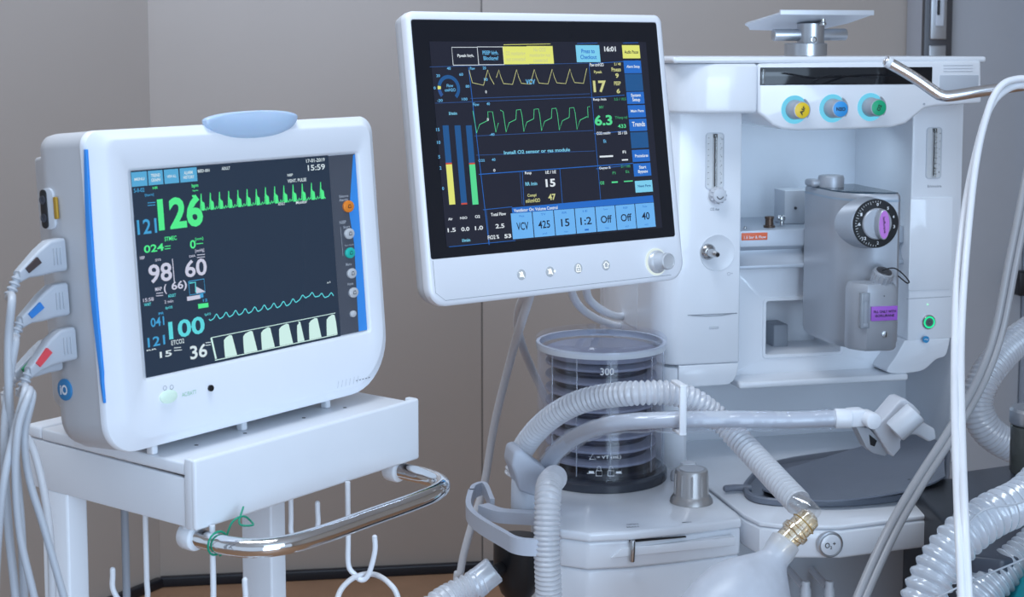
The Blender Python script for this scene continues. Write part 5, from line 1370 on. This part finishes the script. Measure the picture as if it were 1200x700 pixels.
# support arm
def AP(px, py, Y): return A.loc(W(px, py, Y))
t = Thing('hose_support_arm', 'long pale grey support arm in a clear plastic sleeve ending in a hose holder', 'support arm', A, (-.19, -.2, .86))
m = MB()
ap = [AP(*p) for p in ((630, 566, 1.96), (640, 548, 1.945), (656, 526, 1.91), (685, 507, 1.86), (725, 496, 1.82), (790, 492, 1.80), (870, 491.5, 1.80), (930, 492, 1.80), (990, 490, 1.80))]
m.tube(spline(ap, 10), .0100, 22); t.part('tube', m, mat('arm_tube_grey', (.50, .53, .59), .25, var=.01))
m = MB(); sp = spline([AP(*p) for p in ((640, 548, 1.945), (656, 526, 1.91), (685, 508, 1.86), (725, 497, 1.82), (790, 495, 1.80), (870, 494, 1.80), (930, 493, 1.80), (975, 491, 1.80))], 14)
rnd = random.Random(3); sp2, _L = resample(sp, .004); jit = [rnd.uniform(-.0012, .0016) for _ in range(len(sp2) + 2)]
m.tube(sp2, lambda u, d: .0122 + .0014 * math.sin(d * 120) * math.sin(d * 47) + .5 * jit[int(u * (len(sp2) - 1))], 16, caps=False); t.part('plastic_sleeve', m, wrap_mat, label='crinkled clear plastic sleeve')
m = MB(); c_ = AP(795, 478, 1.795)
m.box(c_.x - .0045, c_.x + .0045, c_.y - .018, c_.y - .014, AP(795, 506, 1.795).z, AP(795, 449, 1.795).z, .0018)
m.box(c_.x - .0045, c_.x + .0045, c_.y - .018, c_.y + .016, AP(795, 452, 1.795).z, AP(795, 448, 1.795).z, .0015)
m.box(c_.x - .0045, c_.x + .0045, c_.y - .018, c_.y + .010, AP(795, 507, 1.795).z, AP(795, 503, 1.795).z, .0012); t.part('hose_clip', m, white)
m = MB(); a_ = AP(978, 490.5, 1.80); b_ = AP(1012, 491, 1.80)
m.cyl(a_, a_.lerp(b_, .55), .0118, 28, .001); m.box(a_.lerp(b_, .5).x, b_.x + .003, a_.y - .010, a_.y + .010, a_.z - .0105, a_.z + .0105, .003)
m.cyl(b_ + Vector((.006, -.016, 0)), b_ + Vector((.006, .010, 0)), .0098, 28, .002); t.part('joint', m, white)
m = MB(); 
q = [AP(*p, 1.80) for p in ((1003, 500), (1020, 503), (1036, 519), (1047, 533), (1041, 537), (1026, 533), (1017, 526))]
m.prism([(v.x, v.z) for v in q], 'y', a_.y - .006, a_.y + .012, .0006, ang=20); t.part('holder_arm', m, mat('holder_arm_grey', (.40, .42, .46), .4))  # arm in a darker grey than the holder
q = [AP(*p, 1.80) for p in ((1022, 501), (1037, 490), (1057, 470), (1064, 469), (1075, 477), (1085, 487), (1080, 494), (1071, 505), (1058, 518), (1058, 527), (1048, 537), (1042, 531), (1032, 517))]
m = MB(); m.prism([(v.x, v.z) for v in q], 'y', a_.y - .014, a_.y + .016, .002, ang=25)
t.part('hose_holder', m, mat('holder_pale', (.58, .60, .65), .35, var=.01))
m = MB(); a2 = AP(1046, 500, 1.80); b2 = AP(1068, 480, 1.80); m.cyl(a2 + Vector((-.004, -.012, -.004)), b2 + Vector((0, -.012, 0)), .0145, 28, .003); t.part('holder_saddle', m, grey_white)
m = MB(); q = [AP(*p, 1.80) for p in ((1078, 492), (1092, 500), (1106, 508), (1108, 520), (1098, 523), (1084, 514), (1070, 512))]
m.prism([(v.x, v.z) for v in q], 'y', a_.y - .010, a_.y + .014, .003, ang=25); t.part('holder_wing', m, grey_white)
m = MB(); x_ = AP(1024, 517, 1.80); m.prism([(x_.x - .004, x_.z + .007), (x_.x + .006, x_.z - .001), (x_.x + .003, x_.z - .008), (x_.x - .002, x_.z - .006)], 'y', a_.y - .0075, a_.y - .0055, .0003); t.part('socket_hole', m, black)

# Y connector and breathing bag
E0 = W(934, 588, 1.70); E1 = W(957, 598, 1.68); E2 = W(936, 622, 1.67); E3 = W(912, 640, 1.66)
t = Thing('elbow_connector', 'clear amber elbow connector between the ribbed hose and the breathing bag', 'connector', WORLD, tuple(E2))
m = MB(); m.lathe([(.0105, -.004), (.0110, .012), (.0085, .022), (.0060, .030)], E0, E1 - E0 + Vector((0, 0, -.003)), 28, caps=False); t.part('elbow', m, clear_hard)
m = MB(); a_ = W(952, 604, 1.675); b_ = W(914, 641, 1.66); L = (b_ - a_).length
m.lathe([(.0080, 0), (.0125, .004), (.0130, .010), (.0135, .012), (.0135, L * .45), (.0160, L * .48), (.0160, L * .60), (.0135, L * .63), (.0130, L)], a_, b_ - a_, 32, caps=False); t.part('amber_barrel', m, amber)
m = MB(); 
for u in (.28, .48, .60, .88): m.lathe([(.0140, -.0006), (.0150, 0), (.0140, .0006)], a_.lerp(b_, u), b_ - a_, 32, caps=False)
t.part('amber_ring', m, mat('amber_edge', (.45, .28, .06), .2))
a_ = W(922, 633, 1.663); b_ = W(876, 704, 1.64); d = b_ - a_
m = MB(); rings = []
prof = [(.0155, 0), (.0180, .002), (.0182, .016), (.0170, .022), (.0178, .026), (.0215, .031), (.032, .042), (.045, .056), (.056, .072), (.063, .095), (.066, .125), (.062, .16), (.045, .19), (.02, .205), (.004, .208)]
dn = d.normalized(); upv = Vector((0, 0, 1)); N = (upv - dn * upv.dot(dn)).normalized(); B = dn.cross(N)
for r_, h in prof:
    rings.append([tuple(a_ + dn * h + (N * math.cos(q) + B * math.sin(q) * (.85)) * r_ * (1.0)) for q in [2 * PI * i / 40 for i in range(40)]])
m.loft(rings, False, True)
Thing('breathing_bag', 'milky translucent breathing bag hanging from the amber connector at the bottom edge', 'breathing bag', WORLD, tuple(a_), mb=m, mats=bag_mat)

# ------------------------------------------------------------------ right side: bent chrome rail, hanging tubes, hoses, tray
yR = 1.93
pts = [W(1041, 73, yR), W(1070, 90, yR), W(1096, 108, yR), W(1104, 112, yR), W(1114, 112.5, yR), W(1150, 107, yR + .005), W(1200, 100, yR + .01), W(1290, 87, yR + .02)]
t = Thing('chrome_rail', 'bent polished metal rod crossing in front of the right end of the machine header', 'rail', WORLD, (pts[-1].x, pts[-1].y, 0))
m = MB(); m.tube(spline(pts, 10), .0072, 24); m.ball(pts[0], .0072); t.part('rod', m, mat('polished_steel', (.90, .91, .93), .24, metal=1))
m = MB(); m.lathe([(.0068, 0), (.0074, .001), (.0074, .006), (.005, .008)], pts[0] + (pts[1] - pts[0]).normalized() * .004, pts[0] - pts[1], 20); t.part('end_cap', m, white, label='white end cap')
m = MB(); q = pts[-1]; m.cyl((q.x, q.y, .05), (q.x, q.y, 1.75), .0125, 24); t.part('pole', m, chrome)
m = MB(); m.cyl((q.x, q.y, .0005), (q.x, q.y, .05), .20, 40, .02); t.part('foot', m, mid_grey)

def tubes(name, label, pts, r, mt, group=None, cat='tube'):
    P = [W(*p) for p in pts]; m = MB(); m.tube(spline(P, 10), r, 14)
    return Thing(name, label, cat, WORLD, P[-1], group, mb=m, mats=mt)
tubes('hanging_tube', 'outer white tube looped over the chrome rod, hanging down past the machine',
      [(1240, 108, 1.96), (1212, 94, 1.91), (1190, 93, 1.90), (1172, 102, 1.895), (1158, 130, 1.89), (1144, 190, 1.88), (1133, 290, 1.84), (1127, 380, 1.77), (1126, 450, 1.68), (1128, 540, 1.56), (1131, 620, 1.47), (1137, 740, 1.42)], .0044, cord_white, 'tubes over the chrome rod')
tubes('hanging_tube', 'inner white tube looped over the chrome rod, left of its twin',
      [(1236, 112, 1.98), (1205, 101, 1.915), (1184, 103, 1.905), (1164, 120, 1.895), (1150, 155, 1.89), (1133, 230, 1.88), (1122, 320, 1.83), (1119, 400, 1.75), (1119, 470, 1.65), (1121, 550, 1.55), (1124, 630, 1.465), (1129, 740, 1.42)], .0044, cord_white, 'tubes over the chrome rod')
tubes('hanging_tube', 'upper pale grey tube slanting from the right edge down in front of the worktop',
      [(1300, 92, 1.99), (1262, 84, 1.935), (1236, 104, 1.90), (1222, 140, 1.88), (1213, 190, 1.86), (1202, 250, 1.84), (1190, 310, 1.83), (1174, 390, 1.82), (1152, 450, 1.79), (1118, 510, 1.73), (1082, 566, 1.67), (1048, 626, 1.62), (1014, 700, 1.58), (1000, 740, 1.56)], .0046, cord_slant, 'slanting tubes')
tubes('hanging_tube', 'lower pale grey tube slanting beside its twin in front of the worktop',
      [(1296, 100, 2.0), (1256, 86, 1.935), (1229, 104, 1.90), (1215, 140, 1.88), (1206, 188, 1.86), (1194, 249, 1.84), (1182, 308, 1.83), (1166, 388, 1.82), (1144.5, 447, 1.79), (1111, 506, 1.73), (1075, 562, 1.67), (1040, 622, 1.62), (1006, 697, 1.58), (992, 740, 1.56)], .0046, cord_slant, 'slanting tubes')
hose('ribbed_hose', 'wide milky ribbed hose at lower right, upper of the crossing pair',
     [(1300, 510, 1.70), (1240, 548, 1.64), (1200, 585, 1.60), (1160, 605, 1.57), (1125, 632, 1.55), (1098, 668, 1.54), (1079, 712, 1.53), (1066, 770, 1.53)], .0225, hose_clear, pitch=.0115, amp=.16, ends=.001, n=26)
hose('ribbed_hose', 'wide milky ribbed hose at lower right, lower of the crossing pair',
     [(1300, 590, 1.72), (1240, 618, 1.69), (1200, 652, 1.67), (1170, 675, 1.66), (1143, 705, 1.65), (1124, 745, 1.65), (1112, 790, 1.66)], .0215, hose_clear, pitch=.0085, amp=.16, ends=.001, n=26)
hose('ribbed_hose', 'clear ribbed hose curving behind the machine side at the right edge',
     [(1290, 340, 2.50), (1230, 375, 2.45), (1185, 405, 2.40), (1156, 440, 2.36), (1145, 475, 2.35), (1158, 505, 2.35), (1190, 525, 2.36), (1240, 540, 2.38), (1300, 548, 2.42)], .0250, hose_clear, pitch=.0068, amp=.08, ends=.001, n=26)
tubes('thin_wire', 'thin grey wire arching over the upper wide ribbed hose', [(1260, 560, 1.60), (1200, 588, 1.555), (1160, 596, 1.535), (1142, 606, 1.53), (1134, 622, 1.53), (1133, 660, 1.56), (1140, 720, 1.60)], .0010, cord_grey, cat='wire')
tubes('thin_wire', 'thin grey wire running across the front of both wide ribbed hoses', [(1260, 625, 1.60), (1200, 655, 1.585), (1160, 672, 1.56), (1120, 690, 1.50), (1080, 712, 1.48), (1040, 745, 1.46)], .0010, cord_grey, cat='wire')

# side table with dark tray behind the tubes
def YZ(px, py, z): h = WORLD.hit(px, py, 2, z); return (h.x, h.y)
zs = .86
o = [YZ(*p, zs) for p in ((1130, 552), (1131, 640), (1138, 652), (1175, 656), (1300, 640), (1300, 536), (1180, 545))]
t = Thing('side_cart', 'dark grey topped side cart beside the machine at the right edge', 'cart', WORLD, (o[3][0] + .06, o[3][1] + .1, 0))
m = MB(); m.prism(o, 'z', zs - .02, zs, .004, ang=20); t.part('top', m, mat('slate_top', (.045, .052, .07), .35, var=.1), label='dark slate grey top')
xa, ya = o[1][0] + .02, o[2][1] + .03; xb, yb = o[4][0] - .02, o[5][1] - .03
m = MB(); m.box(xa, xb, ya, yb, .06, zs - .0205, .005); t.part('body', m, mat('side_body_dark', (.03, .033, .04), .45))
for x in (xa + .03, xb - .03):
    for y in (ya + .03, yb - .03):
        m = MB(); m.cyl((x - .012, y, .0252), (x + .012, y, .0252), .025, 20, .004); m.box(x - .014, x + .014, y - .009, y + .009, .03, .062, .003); t.part('caster', m, mid_grey)
m = MB(); q = WORLD.hit(1193, 560, 2, zs)
x_, y_ = q.x + .05, q.y + .02
t = Thing('lidded_jar', 'small glass jar with a pale lid on the side cart at the right edge', 'jar', WORLD, (x_, y_, zs))
jy = y_; jb = zs + .0005; jt = WORLD.hit(1190, 478, 1, jy).z
jx = WORLD.hit(1212, 500, 1, jy).x
m = MB(); m.lathe([(.028, 0), (.030, .004), (.030, (jt - jb) * .72), (.026, (jt - jb) * .76)], (jx, jy, jb), (0, 0, 1), 32); t.part('jar_body', m, mat('jar_dark_glass', (.08, .085, .08), .15, var=.3, scale=60))
m = MB(); m.lathe([(.031, (jt - jb) * .76), (.032, (jt - jb) * .78), (.032, (jt - jb) * .96), (.029, jt - jb)], (jx, jy, jb), (0, 0, 1), 32); t.part('lid', m, alu)
# teal box at the corner
q = W(1197, 690, 1.60)
m = MB(); pq = [(0, 0), (.10, 0), (.10, .12), (.035, .12)]
t = Thing('teal_box', 'teal box just showing at the lower right corner', 'box', WORLD, (q.x, q.y, q.z - .1))
x_ = W(1202, 700, 1.60)
m.prism([(x_.x - .03, x_.z - .10), (x_.x + .14, x_.z - .10), (x_.x + .14, x_.z + .052), (x_.x + .026, x_.z + .045)], 'y', 1.60, 1.66, .003); t.part('box_body', m, mat('teal_card', (.01, .33, .38), .4))
m = MB(); m.box(x_.x + .0, x_.x + .02, 1.61, 1.65, .0, x_.z - .099, .002); m.box(x_.x - .1, x_.x + .14, 1.55, 1.71, .0, .03, .006); t.part('stand', m, mid_grey)

# aluminium uprights seen between display and dome
t = Thing('aluminium_upright', 'slim aluminium profile upright behind the bellows dome beside the machine', 'upright', A, (-.10, .20, 0))
k = .22
for (pa_, pb_, mt) in ((727, 736, alu), (736, 746, mid_grey), (746, 758, alu)):
    m = MB(); x0 = ax(pa_, 360, k)[0]; x1 = ax(pb_, 360, k)[0]
    dk = .012 if mt is mid_grey else 0
    m.box(x0, x1 - .0003, k + dk, k + .04, .0005, 1.30, .001); t.part('profile', m, mt)
m = MB(); x0 = ax(758, 360, .25)[0]; m.box(x0, xl - .034, .10, .28, 1.0, 1.38, .006); mach.part('side_housing', m, white)

# ================================================================== light
def area(name, loc, target, size, energy, col=(1, 1, 1), sy=None):
    l = bpy.data.lights.new(name, 'AREA'); l.energy = energy; l.color = col
    l.shape = 'RECTANGLE'; l.size = size; l.size_y = sy or size
    o = bpy.data.objects.new(name, l); COL.objects.link(o); o.location = loc
    o.rotation_euler = (Vector(target) - Vector(loc)).to_track_quat('-Z', 'Y').to_euler()
    return o
area('key_light', (1.3, -.9, 2.1), (.1, 1.7, 1.1), 1.6, 24, (.58, .77, 1))  # unseen soft key light placed above and right of the camera
area('low_fill_light', (1.25, -1.3, 1.05), (.5, 2.3, .9), 1.5, 42, (.58, .77, 1))  # added frontal fill, set low to brighten the bay under the shelf
area('ceiling_light', (-.4, 1.2, 2.74), (-.4, 1.2, 0), 1.2, 26, (.82, .90, 1), .6)
area('wall_wash_light', (-.5, 3.0, 2.74), (-.5, 4.6, .9), 2.2, 46, (.55, .72, 1), .5)  # added bluish wash that brightens the upper back wall
area('worktop_light', A.M @ Vector((.235, .06, 1.298)), A.M @ Vector((.235, .16, 1.0)), .16, .08, (.66, .84, 1), .03)
wd = bpy.data.worlds.new('room_air'); sc.world = wd; wd.use_nodes = True
wd.node_tree.nodes['Background'].inputs[0].default_value = (.66, .80, 1, 1)
wd.node_tree.nodes['Background'].inputs[1].default_value = .80

cam = bpy.data.cameras.new('camera'); co = bpy.data.objects.new('camera', cam); COL.objects.link(co)
cam.sensor_width = 36; cam.lens = FPX / 1200 * 36
cam.shift_x = 0; cam.shift_y = -(350 - CYPX) / 1200
co.location = CAM; co.rotation_euler = (PI / 2 - PITCH, 0, 0)
cam.clip_start = .02
cam.dof.use_dof = True; cam.dof.focus_distance = 1.62; cam.dof.aperture_fstop = 20
sc.camera = co
vs = sc.view_settings
vs.view_transform = 'Standard'; vs.look = 'None'; vs.exposure = -0.12; vs.gamma = 1; vs.use_curve_mapping = False
